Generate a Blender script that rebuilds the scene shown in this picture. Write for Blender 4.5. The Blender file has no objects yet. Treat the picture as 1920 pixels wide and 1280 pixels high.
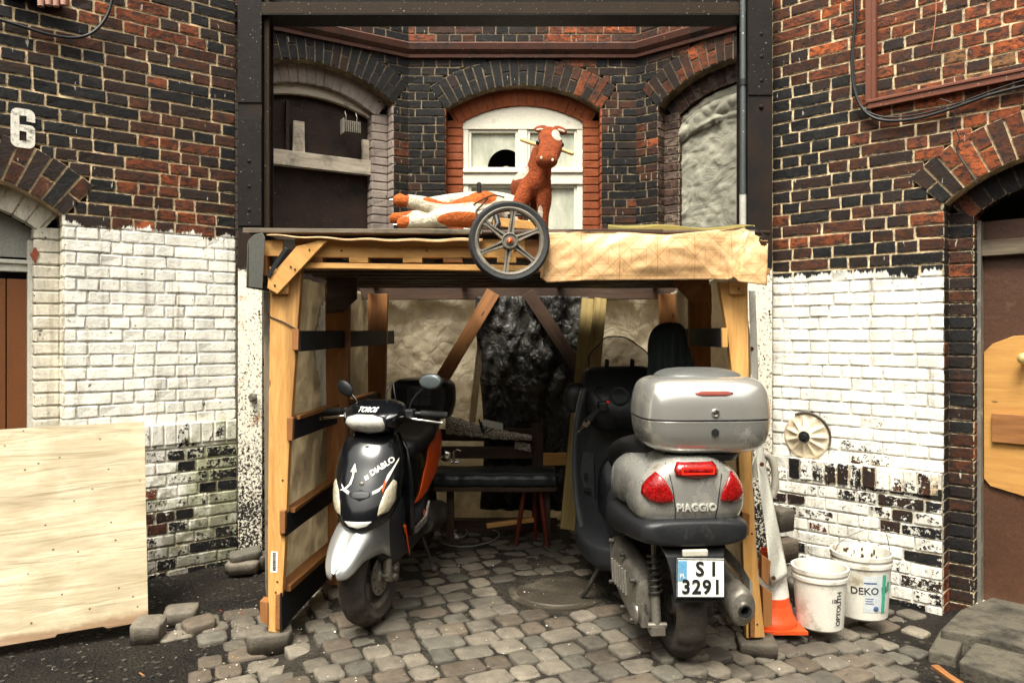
import bpy, math, random
from mathutils import Vector, Matrix, noise as mn
S = bpy.context.scene
COL = S.collection
R = math.radians
random.seed(11)
H = 1.4; F = 1400.0            # eye height (m), focal length in photo pixels
# ---------------------------------------------------------------- camera
cd = bpy.data.cameras.new('camera'); cam = bpy.data.objects.new('camera', cd); COL.objects.link(cam)
cam.location = (0, 0, H); cam.rotation_euler = (R(90), 0, 0)
cd.lens = 36 * F / 1920; cd.sensor_width = 36; cd.shift_y = -15 / 1920; cd.clip_end = 300; cd.clip_start = .05
S.camera = cam
# ---------------------------------------------------------------- sky and sun (bright overcast)
SUN_EL, SUN_AZ = 62, 200
w = bpy.data.worlds.new('World'); S.world = w; w.use_nodes = True
nt = w.node_tree; bg = nt.nodes['Background']
sky = nt.nodes.new('ShaderNodeTexSky'); sky.sky_type = 'NISHITA'; sky.sun_disc = False
sky.sun_elevation = R(SUN_EL); sky.sun_rotation = R(SUN_AZ); sky.air_density = 1.0; sky.dust_density = 4.0
hs = nt.nodes.new('ShaderNodeHueSaturation'); hs.inputs['Saturation'].default_value = .12
tn = nt.nodes.new('ShaderNodeMix'); tn.data_type = 'RGBA'; tn.blend_type = 'MULTIPLY'; tn.inputs[0].default_value = 1
tn.inputs[7].default_value = (1.0, .975, .89, 1)
nt.links.new(sky.outputs[0], hs.inputs['Color']); nt.links.new(hs.outputs[0], tn.inputs[6])
nt.links.new(tn.outputs[2], bg.inputs[0]); bg.inputs[1].default_value = .13
sl = bpy.data.lights.new('sun', 'SUN'); sun = bpy.data.objects.new('sun', sl); COL.objects.link(sun)
sl.energy = 1.9; sl.angle = R(25); sl.color = (1, .95, .84)
az = R(SUN_AZ); el = R(SUN_EL)
sd = Vector((math.sin(az) * math.cos(el), math.cos(az) * math.cos(el), math.sin(el)))
sun.rotation_euler = (-sd).to_track_quat('-Z', 'Y').to_euler(); sun.location = (0, -5, 12)
vs = S.view_settings; vs.view_transform = 'Standard'; vs.look = 'None'; vs.gamma = 1; vs.exposure = 1.72
try: vs.use_curve_mapping = False
except Exception: pass

# ---------------------------------------------------------------- helpers
def P(px, py, Y): return Vector(((px - 960) / F * Y, Y, H - (py - 625) / F * Y))
def X(px, Y): return (px - 960) / F * Y
def Zp(py, Y): return H - (py - 625) / F * Y
def sm(a, b, t):
    t = min(1, max(0, (t - a) / (b - a))); return t * t * (3 - 2 * t)
def ground(x, y):
    z = -.09 * sm(-.75, -1.15, x) if x < 0 else -.10 * sm(.7, 1.15, x) - .08 * sm(1.15, 2.0, x)
    z += .012 * mn.noise(Vector((x * 1.3, y * 1.3, 0)))
    return z
def W(o):
    m = o.matrix_basis.copy()
    while o.parent: o = o.parent; m = o.matrix_basis @ m
    return m
def props(o, label=None, cat=None, group=None, kind=None):
    if label: o['label'] = label
    if cat: o['category'] = cat
    if group: o['group'] = group
    if kind: o['kind'] = kind
    return o
def thing(name, label, cat, loc=(0, 0, 0), rz=0, group=None, M=None):
    o = bpy.data.objects.new(name, None); COL.objects.link(o); o.empty_display_size = .1
    o.matrix_basis = M if M is not None else Matrix.Translation(Vector(loc)) @ Matrix.Rotation(rz, 4, 'Z')
    return props(o, label, cat, group)
def frame(a, b, side=None):
    """matrix at a with X towards b; Y as near 'side' as can be"""
    x = (Vector(b) - Vector(a)).normalized()
    s = Vector(side) if side is not None else (Vector((0, 1, 0)) if abs(x.y) < .8 else Vector((1, 0, 0)))
    y = (s - x * s.dot(x)).normalized(); z = x.cross(y)
    m = Matrix((x, y, z)).transposed().to_4x4(); m.translation = Vector(a); return m

class G:
    """collects geometry"""
    def __init__(s): s.v = []; s.f = []; s.c = []; s.r = []; s.e = []; s.col = (1, 1, 1); s.rnd = 0; s.mi = []; s.m = 0
    def add(s, vs, fs, edge=None):
        o = len(s.v); s.v += [tuple(p) for p in vs]; s.f += [tuple(i + o for i in f) for f in fs]
        s.c += [s.col] * len(vs); s.r += [s.rnd] * len(vs); s.e += edge or [0] * len(vs); s.mi += [s.m] * len(fs); return s
    def box(s, c, d, M=None, jit=0):
        hx, hy, hz = d[0] / 2, d[1] / 2, d[2] / 2; vs = []
        for z in (-hz, hz):
            for x, y in ((-hx, -hy), (hx, -hy), (hx, hy), (-hx, hy)):
                p = Vector((x + random.uniform(-jit, jit), y + random.uniform(-jit, jit), z + random.uniform(-jit, jit)))
                if M is not None: p = M @ p
                vs.append(p + Vector(c))
        return s.add(vs, [(3, 2, 1, 0), (4, 5, 6, 7), (0, 1, 5, 4), (1, 2, 6, 5), (2, 3, 7, 6), (3, 0, 4, 7)])
    def loft(s, rings, cap=True, closed=True):
        n = len(rings[0]); vs = [p for r in rings for p in r]; fs = []
        for i in range(len(rings) - 1):
            for j in range(n if closed else n - 1):
                k = (j + 1) % n; fs.append((i * n + j, i * n + k, (i + 1) * n + k, (i + 1) * n + j))
        if cap and closed:
            fs.append(tuple(range(n - 1, -1, -1))); fs.append(tuple((len(rings) - 1) * n + j for j in range(n)))
        return s.add(vs, fs)
    def tube(s, path, r, n=8, cap=True):
        pts = [Vector(p) for p in path]; rings = []; ref = None
        for i, p in enumerate(pts):
            d = (pts[min(i + 1, len(pts) - 1)] - pts[max(i - 1, 0)]).normalized()
            if ref is None: ref = d.orthogonal().normalized()
            ref = (ref - d * ref.dot(d)).normalized(); q = d.cross(ref)
            rr = r[i] if isinstance(r, (list, tuple)) else r
            rings.append([p + (ref * math.cos(a) + q * math.sin(a)) * rr for a in [2 * math.pi * k / n for k in range(n)]])
        return s.loft(rings, cap)
    def cyl(s, a, b, r0, r1=None, n=16): return s.tube([a, b], [r0, r0 if r1 is None else r1], n)
    def lathe(s, prof, c, axis=(0, 0, 1), n=32, cap=False, a0=0, a1=None, sx=1):
        ax = Vector(axis).normalized(); u = ax.orthogonal().normalized() if abs(ax.z) < .9 else Vector((1, 0, 0)); v = ax.cross(u)
        rings = []
        for r, h in prof:
            rings.append([Vector(c) + ax * h + (u * math.cos(t) * sx + v * math.sin(t)) * r for t in [2 * math.pi * k / n for k in range(n)]])
        return s.loft(rings, cap)
    def ball(s, c, r, n=12, M=None):
        if not isinstance(r, (tuple, list)): r = (r, r, r)
        rings = []
        for i in range(1, n):
            t = math.pi * i / n
            ring = []
            for k in range(n * 2):
                a = math.pi * k / n
                p = Vector((r[0] * math.sin(t) * math.cos(a), r[1] * math.sin(t) * math.sin(a), -r[2] * math.cos(t)))
                if M is not None: p = M @ p
                ring.append(p + Vector(c))
            rings.append(ring)
        return s.loft(rings, True)
    def prism(s, pts, a, b, M=None):
        """pts: 2D outline in X,Z ; extruded y=a..b"""
        n = len(pts); vs = [Vector((x, a, z)) for x, z in pts] + [Vector((x, b, z)) for x, z in pts]
        if M is not None: vs = [M @ p for p in vs]
        return s.add(vs, [tuple(range(n)), tuple(range(2 * n - 1, n - 1, -1))] + [(j, j + n, (j + 1) % n + n, (j + 1) % n) for j in range(n)])
    def obj(s, name, mat, parent=None, smooth=False, world=False, M=None, bevel=0, sub=0, solid=0, remesh=0, smo=0, auto=None, bseg=2, label=None, cat=None, group=None, kind=None):
        me = bpy.data.meshes.new(name); vs = s.v; loc = None
        if parent is None and M is None:
            xs = [p[0] for p in vs]; ys = [p[1] for p in vs]; zs = [p[2] for p in vs]
            loc = Vector(((min(xs) + max(xs)) / 2, (min(ys) + max(ys)) / 2, min(zs)))
            vs = [(p[0] - loc[0], p[1] - loc[1], p[2] - loc[2]) for p in vs]
        me.from_pydata(vs, [], s.f)
        mats = mat if isinstance(mat, list) else [mat]
        for m in mats: me.materials.append(m)
        if len(mats) > 1: me.polygons.foreach_set('material_index', s.mi)
        if any(c != (1, 1, 1) for c in s.c):
            at = me.color_attributes.new('bcol', 'FLOAT_COLOR', 'POINT'); fl = []
            for c, e_ in zip(s.c, s.e): fl += [c[0], c[1], c[2], e_]
            at.data.foreach_set('color', fl)
            at = me.attributes.new('rnd', 'FLOAT', 'POINT'); at.data.foreach_set('value', s.r)
        me.validate(); me.update()
        o = bpy.data.objects.new(name, me); COL.objects.link(o)
        if smooth:
            me.polygons.foreach_set('use_smooth', [True] * len(me.polygons))
            if auto is None: auto = 50
            if auto < 180 and not remesh and not sub:
                try: me.set_sharp_from_angle(angle=R(auto))
                except Exception: pass
        if parent is not None:
            o.parent = parent
            o.matrix_basis = (W(parent).inverted() @ (M if M is not None else Matrix())) if (world or M is not None) else Matrix()
        elif M is not None: o.matrix_basis = M
        else: o.location = loc
        if remesh:
            md = o.modifiers.new('remesh', 'REMESH'); md.mode = 'VOXEL'; md.voxel_size = remesh; md.use_smooth_shade = True
        if smo:
            md = o.modifiers.new('smooth', 'SMOOTH'); md.iterations = smo; md.factor = .6
        if solid:
            md = o.modifiers.new('solid', 'SOLIDIFY'); md.thickness = solid; md.offset = 0
        if bevel:
            md = o.modifiers.new('bevel', 'BEVEL'); md.width = bevel; md.segments = bseg; md.limit_method = 'ANGLE'; md.angle_limit = R(40)
        if sub:
            md = o.modifiers.new('sub', 'SUBSURF'); md.levels = sub; md.render_levels = sub
        return props(o, label, cat, group, kind)

def ring(cx, cy, cz, hw, ht, hb, n=20, e=2.5, plane='yz', sk=0):
    """superellipse ring; plane yz (station along x) or xy (station along z)"""
    out = []
    for k in range(n):
        a = 2 * math.pi * k / n; c, s_ = math.cos(a), math.sin(a)
        p = math.copysign(abs(c) ** (2 / e), c); q = math.copysign(abs(s_) ** (2 / e), s_)
        u = hw * p; v = (ht if q > 0 else hb) * q
        if plane == 'yz': out.append(Vector((cx + sk * v, cy + u, cz + v)))
        else: out.append(Vector((cx + v, cy + u, cz + sk * v)))
    return out
def board(name, a, b, wd, th, mat, parent=None, side=None, jit=.002, bevel=.0025, **k):
    """straight board from a to b (world): th along 'side', wd across"""
    a = Vector(a); b = Vector(b); L = (b - a).length; g = G(); n = max(2, int(L / .25)); rs = []
    for i in range(n + 1):
        x = L * i / n; j = lambda: random.uniform(-jit, jit)
        rs.append([Vector((x, -th / 2 + j(), -wd / 2 + j())), Vector((x, th / 2 + j(), -wd / 2 + j())), Vector((x, th / 2 + j(), wd / 2 + j())), Vector((x, -th / 2 + j(), wd / 2 + j()))])
    g.loft(rs); return g.obj(name, mat, parent, M=frame(a, b, side), bevel=bevel, **k)
def plate(name, pts, Y, th, mat, parent=None, grain=None, bevel=.002, **k):
    """outline given where its corners stand at distance Y, with thickness th going away"""
    q = [P(x, y, Y) for x, y in pts]; c = sum(q, Vector()) / len(q)
    a = R(grain or 0); M = Matrix.Translation(c) @ Matrix.Rotation(-a, 4, 'Y')
    inv = M.inverted(); l = [inv @ p for p in q]; g = G(); g.prism([(p.x, p.z) for p in l], 0, th)
    return g.obj(name, mat, parent, M=M, bevel=bevel, **k)
def sheet(name, fn, nu, nv, mat, parent=None, keep=None, solid=.002, world=True, smooth=True, **k):
    g = G(); vs = [fn(i / nu, j / nv) for j in range(nv + 1) for i in range(nu + 1)]; fs = []
    for j in range(nv):
        for i in range(nu):
            if keep is None or keep((i + .5) / nu, (j + .5) / nv):
                a = j * (nu + 1) + i; fs.append((a, a + 1, a + nu + 2, a + nu + 1))
    g.add(vs, fs); return g.obj(name, mat, parent, smooth=smooth, world=world, solid=solid, auto=180, **k)
def lettering(name, txt, size, mat, parent, M, ext=.001, off=0, shear=0, space=1, world=True, align='CENTER'):
    cu = bpy.data.curves.new(name, 'FONT'); cu.body = txt; cu.size = size; cu.extrude = ext; cu.offset = off; cu.shear = shear
    cu.space_character = space; cu.align_x = align; cu.align_y = 'CENTER'; cu.resolution_u = 3
    t = bpy.data.objects.new(name, cu); me = bpy.data.meshes.new_from_object(t); bpy.data.objects.remove(t)
    me.materials.clear(); me.materials.append(mat)
    o = bpy.data.objects.new(name, me); COL.objects.link(o); o.parent = parent
    o.matrix_basis = (W(parent).inverted() @ M) if world else M
    return o

# ---------------------------------------------------------------- materials
class NT:
    def __init__(s, name):
        s.mat = bpy.data.materials.new(name); s.mat.use_nodes = True; s.t = s.mat.node_tree
        s.b = s.t.nodes['Principled BSDF']; s.out = s.t.nodes['Material Output']
        s.tc = s.t.nodes.new('ShaderNodeTexCoord').outputs['Object']
    def lk(s, a, b):
        if hasattr(a, 'is_output'): s.t.links.new(a, b)
        elif isinstance(a, (tuple, list)) and len(a) == 3 and b.type == 'RGBA': b.default_value = (*a, 1)
        else: b.default_value = a
    def n(s, ty, **kw):
        nd = s.t.nodes.new('ShaderNode' + ty)
        for k, v in kw.items(): setattr(nd, k, v)
        return nd
    def math(s, op, a, b=0, clamp=False):
        nd = s.n('Math', operation=op, use_clamp=clamp); s.lk(a, nd.inputs[0]); s.lk(b, nd.inputs[1]); return nd.outputs[0]
    def mapr(s, v, a, b, c=0, d=1, smooth=False):
        nd = s.n('MapRange'); nd.interpolation_type = 'SMOOTHSTEP' if smooth else 'LINEAR'
        s.lk(v, nd.inputs[0])
        for i, x in enumerate((a, b, c, d)): s.lk(x, nd.inputs[i + 1])
        return nd.outputs[0]
    def mapping(s, sc=(1, 1, 1), rnd=True, vec=None):
        m = s.n('Mapping'); m.inputs['Scale'].default_value = sc; s.lk(vec or s.tc, m.inputs[0])
        if rnd:
            oi = s.n('ObjectInfo'); sc_ = s.n('VectorMath', operation='SCALE'); sc_.inputs[0].default_value = (17, 31, 53)
            s.lk(oi.outputs['Random'], sc_.inputs['Scale']); s.lk(sc_.outputs[0], m.inputs['Location'])
        return m.outputs[0]
    def noise(s, v, scale=5, det=4, rough=.55, dist=0):
        nd = s.n('TexNoise'); s.lk(v, nd.inputs['Vector']); nd.inputs['Scale'].default_value = scale
        nd.inputs['Detail'].default_value = det; nd.inputs['Roughness'].default_value = rough; nd.inputs['Distortion'].default_value = dist
        return nd.outputs[0]
    def vor(s, v, scale=5, feat='F1'):
        nd = s.n('TexVoronoi', feature=feat); s.lk(v, nd.inputs['Vector']); nd.inputs['Scale'].default_value = scale; return nd.outputs[0]
    def mix(s, f, a, b, mode='MIX'):
        nd = s.n('Mix', data_type='RGBA', blend_type=mode); s.lk(f, nd.inputs[0]); s.lk(a, nd.inputs[6]); s.lk(b, nd.inputs[7]); return nd.outputs[2]
    def ramp(s, v, st):
        nd = s.n('ValToRGB'); s.lk(v, nd.inputs[0]); e = nd.color_ramp.elements
        while len(e) < len(st): e.new(.5)
        for x, (p, c) in zip(e, st): x.position = p; x.color = (*c, 1) if isinstance(c, (tuple, list)) else (c, c, c, 1)
        return nd.outputs[0]
    def attr(s, nm, fac=False):
        nd = s.n('Attribute', attribute_name=nm); return nd.outputs['Fac' if fac else 'Color']
    def bump(s, h, st=.3, d=.01, nrm=None):
        nd = s.n('Bump'); nd.inputs['Strength'].default_value = st; nd.inputs['Distance'].default_value = d; s.lk(h, nd.inputs['Height'])
        if nrm: s.lk(nrm, nd.inputs['Normal'])
        return nd.outputs[0]
    def fin(s, col, rough=.6, metal=0, bump=None, **kw):
        kw.setdefault('Specular IOR Level', .35)
        s.lk(col, s.b.inputs['Base Color']); s.lk(rough, s.b.inputs['Roughness']); s.lk(metal, s.b.inputs['Metallic'])
        if bump: s.lk(bump, s.b.inputs['Normal'])
        for k, v in kw.items(): s.lk(v, s.b.inputs[k])
        return s.mat
    def xyz(s):
        nd = s.n('SeparateXYZ'); s.lk(s.tc, nd.inputs[0]); return nd.outputs

def tint(c, k): return tuple(min(1, x * k) for x in c)
def basic(name, col, rough=.5, metal=0, var=.2, scale=9, bump=0, bscale=60, dirt=None, st=(1, 1, 1), dscale=5, damt=.5, speck=None, grain=1, **kw):
    m = NT(name); v = m.mapping(st)
    c = m.mix(m.noise(v, scale, 5), tint(col, 1 - var), tint(col, 1 + var)); fn_ = m.noise(v, 130, 4, .7); c = m.mix(m.mapr(fn_, .35, .65), tint(c, 1) if isinstance(c, tuple) else m.mix(1, c, tuple(1 - (1 - q_) * grain for q_ in (.80, .79, .77)), 'MULTIPLY'), m.mix(1, c, tuple(1 + (q_ - 1) * grain for q_ in (1.16, 1.15, 1.13)), 'MULTIPLY')); r = rough
    if dirt:
        d = m.mapr(m.noise(v, dscale, 8, .68), damt, damt + .16); c = m.mix(d, c, dirt); r = m.mapr(d, 0, 1, rough, max(rough, .8))
        if metal: metal = m.mapr(d, 0, 1, metal, 0)
    if speck:
        d = m.mapr(m.noise(v, 70, 3), .69, .71); c = m.mix(d, c, speck)
    b = m.bump(m.noise(v, bscale, 5), bump, .01) if bump else None
    return m.fin(c, r, metal, b, **kw)
def wood(name, a, b, dark=(.03, .015, .008), rough=.65, k=1, stain=.62, grime=None):
    m = NT(name); v = m.mapping((.9 * k, 9 * k, 9 * k)); v2 = m.mapping((.25, 2.4, 2.4))
    n1 = m.noise(v, 3.2, 8, .62, .6); n2 = m.noise(v, 18, 4, .6)
    c = m.mix(m.mapr(n1, .33, .68), a, b)
    c = m.mix(m.mapr(n2, .55, .8, 0, .5), c, tint(b, .55))
    c = m.mix(m.mapr(m.noise(v2, 3, 6, .6, .4), stain, stain + .16, 0, .85), c, dark)
    k_ = m.vor(m.mapping((2.2, 7, 7)), 1.4); c = m.mix(m.mapr(k_, .045, .085, .9, 0), c, dark)
    if grime: c = m.mix(m.mapr(m.noise(m.mapping(), 6, 9, .7), .5, .7), c, grime)
    return m.fin(c, rough, 0, m.bump(m.math('ADD', n1, m.math('MULTIPLY', n2, .5)), .35, .004))

W_fresh = wood('pale_pine', (.60, .34, .11), (.42, .20, .05), dark=(.15, .065, .022), stain=.56)
W_dull = wood('aged_pine', (.30, .13, .04), (.18, .07, .02), stain=.6)
W_dark = wood('dark_timber', (.075, .04, .022), (.03, .016, .01), stain=.5)
W_grey = wood('weathered_grey_timber', (.19, .15, .10), (.085, .065, .042), stain=.52, grime=(.03, .028, .02))
W_olive = wood('greenish_plank', (.30, .22, .07), (.19, .13, .04), stain=.62)
M_black = basic('black_plastic', (.012, .013, .015), .45, 0, .4, 12, .1, 90, dirt=(.05, .045, .038), damt=.6)
M_blackrail = basic('black_painted_rail', (.006, .0065, .008), .7, 0, .4, 6, .15, 40, dirt=(.03, .028, .025), damt=.62)
M_rubber = basic('tyre_rubber', (.035, .029, .023), .8, 0, .35, 14, .3, 70, dirt=(.085, .068, .05), damt=.5)
M_steel = basic('painted_steel', (.012, .010, .009), .6, 0, .5, 6, .2, 30, dirt=(.05, .022, .010), damt=.6, speck=(.3, .28, .22), **{'Specular IOR Level': .12})
M_alu = basic('dull_alloy', (.26, .245, .21), .42, .8, .2, 14, .1, 60, dirt=(.06, .05, .04), damt=.5, dscale=9)
M_chrome = basic('bright_metal', (.6, .58, .54), .22, 1, .1, 8)
# ================================================================ brickwork
def brick_mat(name, paint=None, jd=.6, mort=(.50, .41, .26), cover=None, zline=None, umax=None, grime=.5, moss=False, streak=True, rusty=False):
    """paint: colour; cover: [(z, coverage)] ; zline: top edge of the paint"""
    m = NT(name); tc = m.tc; x, y, z = m.xyz()
    an = m.n('Attribute', attribute_name='bcol'); base = an.outputs['Color']; edge = an.outputs['Alpha']; rnd = m.attr('rnd', True)
    n1 = m.noise(tc, 14, 7, .65); n2 = m.noise(tc, 60, 5, .6); n3 = m.noise(tc, 2.2, 6, .65); n4 = m.noise(m.mapping((14, 14, 24), False), 1.3, 9, .74, .5); jm = m.mapr(rnd, -.9, -.1, 1, 0)
    c = m.mix(m.mapr(n1, .3, .72), tint(( .42, .40, .42), 1), (1.5, 1.4, 1.3)); c = m.mix(1, base, c, 'MULTIPLY')
    c = m.mix(m.mapr(m.math('MULTIPLY', m.mapr(n4, .48, .56), m.mapr(jm, 0, 1, 1, .3)), 0, 1, 0, .85), c, (.016, .013, .012))
    c = m.mix(m.mapr(n2, .58, .75, 0, .5), c, m.mix(1, c, (1.7, 1.5, 1.4), 'MULTIPLY'))
    c = m.mix(m.mapr(m.math('ADD', m.math('MULTIPLY', edge, .30), m.math('MULTIPLY', m.math('ADD', n2, n4), .5)), .74, .80, 0, .75), c, mort)
    c = m.mix(m.math('MULTIPLY', jm, m.mapr(n4, .52, .62, 0, .4)), c, tint(mort, .25))
    c = m.mix(m.mapr(n3, .46, .66, 0, grime), c, (.010, .009, .009))           # soot drifts over brick and joint alike
    rough = .62
    if streak:
        st = m.noise(m.mapping((42, 42, 9), False), 1, 3, .5); c = m.mix(m.mapr(st, .705, .73, 0, .75), c, (.45, .43, .36))
    if paint:
        k = m.ramp(m.mapr(z, 0, 3), [(min(1, max(0, a / 3)), b) for a, b in (cover or [(0, .9), (3, .9)])])
        pn = m.math('ADD', m.math('MULTIPLY', m.noise(tc, 10, 10, .74), .52), m.math('MULTIPLY', m.noise(tc, 60, 7, .74), .48))
        pn = m.math('ADD', pn, m.math('MULTIPLY', m.math('SUBTRACT', m.math('MAXIMUM', rnd, .3), .5), m.mapr(z, .6, 1.0, .24, .08)))
        pn = m.math('SUBTRACT', pn, m.math('MULTIPLY', edge, .07))
        thr = m.mapr(k, 0, 1, .25, .74)
        f = m.mapr(m.math('SUBTRACT', thr, pn), -.006, .006)
        if zline is not None:
            br = m.math('ADD', m.math('MULTIPLY', m.noise(m.mapping((48, 48, 6), False), 1, 5, .7), .11), m.math('MULTIPLY', m.noise(m.mapping((4.5, 4.5, 1), False), 1, 4, .6), .24))
            f = m.math('MULTIPLY', f, m.mapr(m.math('SUBTRACT', m.math('SUBTRACT', zline + .185, z), br), 0, .012))
        if umax is not None:
            f = m.math('MULTIPLY', f, m.mapr(m.math('SUBTRACT', umax, x), -.002, .002))
        pc = m.mix(m.mapr(m.noise(m.mapping((4, 4, 1.4), False), 1, 9, .75), .42, .62, 0, .6), paint, tint(paint, .42))
        g2 = m.mapr(m.noise(tc, 34, 7, .7), .57, .66, 0, .55); pc = m.mix(g2, pc, tint(paint, .32)); pc = m.mix(m.math('MULTIPLY', jm, m.mapr(n1, .35, .6, .1 * jd, jd)), pc, tint(paint, .22)); pc = m.mix(m.mapr(m.noise(tc, 28, 3, .5), .70, .72, 0, .9), pc, (.03, .03, .03))
        dr = m.noise(m.mapping((16, 16, 1.1), False), 1, 6, .65); pc = m.mix(m.mapr(dr, .56, .70, 0, .55), pc, (.20, .155, .10))
        if moss:
            mz = m.math('MULTIPLY', m.mapr(z, 1.25, .55), m.mapr(x, -.85, -.1)); mm = m.mapr(m.math('ADD', m.math('MULTIPLY', mz, .42), m.noise(tc, 7, 8, .7)), .70, .90, 0, .7)
            pc = m.mix(mm, pc, (.17, .19, .045)); lo = m.mapr(m.math('ADD', m.math('MULTIPLY', m.mapr(z, .75, .0), .35), n1), .62, .85, 0, .75); pc = m.mix(lo, pc, (.16, .145, .11))
        c = m.mix(f, c, pc)
    h = m.math('ADD', n1, m.math('MULTIPLY', n2, .6))
    if paint: h = m.math('ADD', h, m.math('MULTIPLY', f, .5))
    rr = m.mapr(n1, .3, .7, .6, .9)
    return m.fin(c, rr, 0, m.bump(h, .8, .007), **{'Specular IOR Level': .22})

PAL = dict(k=(.007, .0078, .0085), d=(.024, .013, .009), b=(.062, .022, .010), r=(.15, .042, .015), o=(.26, .066, .019), t=(.22, .11, .045))
def pick(u, z, wt, seed=0):
    n = mn.noise(Vector((u * 1.3 + seed, z * 1.3, seed))) + random.uniform(-.38, .38) + wt(u, z)
    for lim, kk in ((-.28, 'k'), (-.05, 'd'), (.18, 'b'), (.42, 'r'), (.62, 'o')):
        if n < lim: c = PAL[kk]; break
    else: c = PAL[random.choice('ort')]
    f = random.uniform(.75, 1.3); return tuple(v * f for v in c)

def brick(g, mp, a0, a1, b0, b1, proud, col):
    """one worn brick, face at depth 0..: mp(a,b,depth)->point; sits 'proud' above the joint"""
    nx = 5 if (a1 - a0) > .16 else 3; ny = 3; g.col = col; g.rnd = random.random(); r = .006; vs = []; w_ = a1 - a0; h_ = b1 - b0
    tl = [random.uniform(-.003, .003) for _ in range(3)]; ch = random.random() < .12
    j = [[(random.uniform(-.0028, .0028), random.uniform(-.0028, .0028)) for _ in range(nx + 1)] for _ in range(ny + 1)]
    for q in range(ny + 1):
        for p in range(nx + 1):
            ea = p in (0, nx); eb = q in (0, ny)
            fa = 0 if p == 0 else 1 if p == nx else (r / w_ if p == 1 else 1 - r / w_ if p == nx - 1 else p / nx)
            fb = 0 if q == 0 else 1 if q == ny else (r / h_ if q == 1 else 1 - r / h_)
            d = proud * .35 if (ea or eb) else -0.0 + tl[0] * (fa - .5) + tl[1] * (fb - .5) + random.uniform(0, .0015)
            if ea and eb: d = proud
            if ch and fa < .3 and fb < .5: d += .006
            vs.append(mp(a0 + w_ * fa + j[q][p][0], b0 + h_ * fb + j[q][p][1], d))
    fs = [(q * (nx + 1) + p, q * (nx + 1) + p + 1, (q + 1) * (nx + 1) + p + 1, (q + 1) * (nx + 1) + p) for q in range(ny) for p in range(nx)]
    edge = [p for p in range(nx + 1)] + [(nx + 1) * (q + 1) - 1 for q in range(1, ny + 1)] + [ny * (nx + 1) + p for p in range(nx - 1, -1, -1)] + [q * (nx + 1) for q in range(ny - 1, 0, -1)]
    base = len(vs)
    for e in edge:
        q, p = divmod(e, nx + 1); fa = 0 if p == 0 else 1 if p == nx else (r / w_ if p == 1 else 1 - r / w_ if p == nx - 1 else p / nx)
        fb = 0 if q == 0 else 1 if q == ny else (r / h_ if q == 1 else 1 - r / h_)
        vs.append(mp(a0 + w_ * fa, b0 + h_ * fb, proud + .01))
    n = len(edge)
    for i in range(n): fs.append((edge[(i + 1) % n], edge[i], base + i, base + (i + 1) % n))
    g.add(vs, fs, [1 if (i_ % (nx + 1) in (0, nx) or i_ // (nx + 1) in (0, ny)) else 0 for i_ in range(base)] + [1] * n)

CH = .075; JT = .011
def fill_row(g, mp, a0, a1, b0, b1, proud, col, phase):
    if a1 - a0 < .03: return
    a = a0; seq = [.25, .12, .12, .25, .12, .12, .12, .25] if phase % 2 else [.12, .12, .25, .12, .12, .12, .25, .12]
    i = random.randrange(8); first = True
    while a < a1 - .012:
        L = seq[i % 8] + random.uniform(-.006, .006); i += 1
        if first: L = L * (.55 if phase % 2 else 1); first = False
        e = a + L
        if a1 - e < .06: e = a1 + JT
        j = random.uniform(-.0025, .0025)
        brick(g, mp, a + JT / 2, min(e, a1 + JT) - JT / 2, b0 + JT / 2 + j, b1 - JT / 2 + j, proud, col((a + e) / 2, (b0 + b1) / 2)); a = e

class Op:
    def __init__(s, uc, hw, zs, rise, rng=.25, inner=.13, rec=.12, deep=.12, zb=-1):
        s.uc, s.hw, s.zs, s.rng, s.inner, s.rec, s.deep, s.zb = uc, hw, zs, rng, inner, rec, deep, zb
        s.Rr = (hw * hw + rise * rise) / (2 * rise); s.zc = zs + rise - s.Rr; s.th = math.asin(hw / s.Rr)
    def half(s, z):
        if z < s.zb: return 0
        Re = s.Rr + s.rng
        if z <= s.zs: return s.hw
        zk = s.zc + (s.zs - s.zc) * Re / s.Rr
        if z < zk: return s.hw + (z - s.zs) * s.hw / (s.zs - s.zc)
        d = Re * Re - (z - s.zc) ** 2
        return math.sqrt(d) if d > 0 else 0

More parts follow.
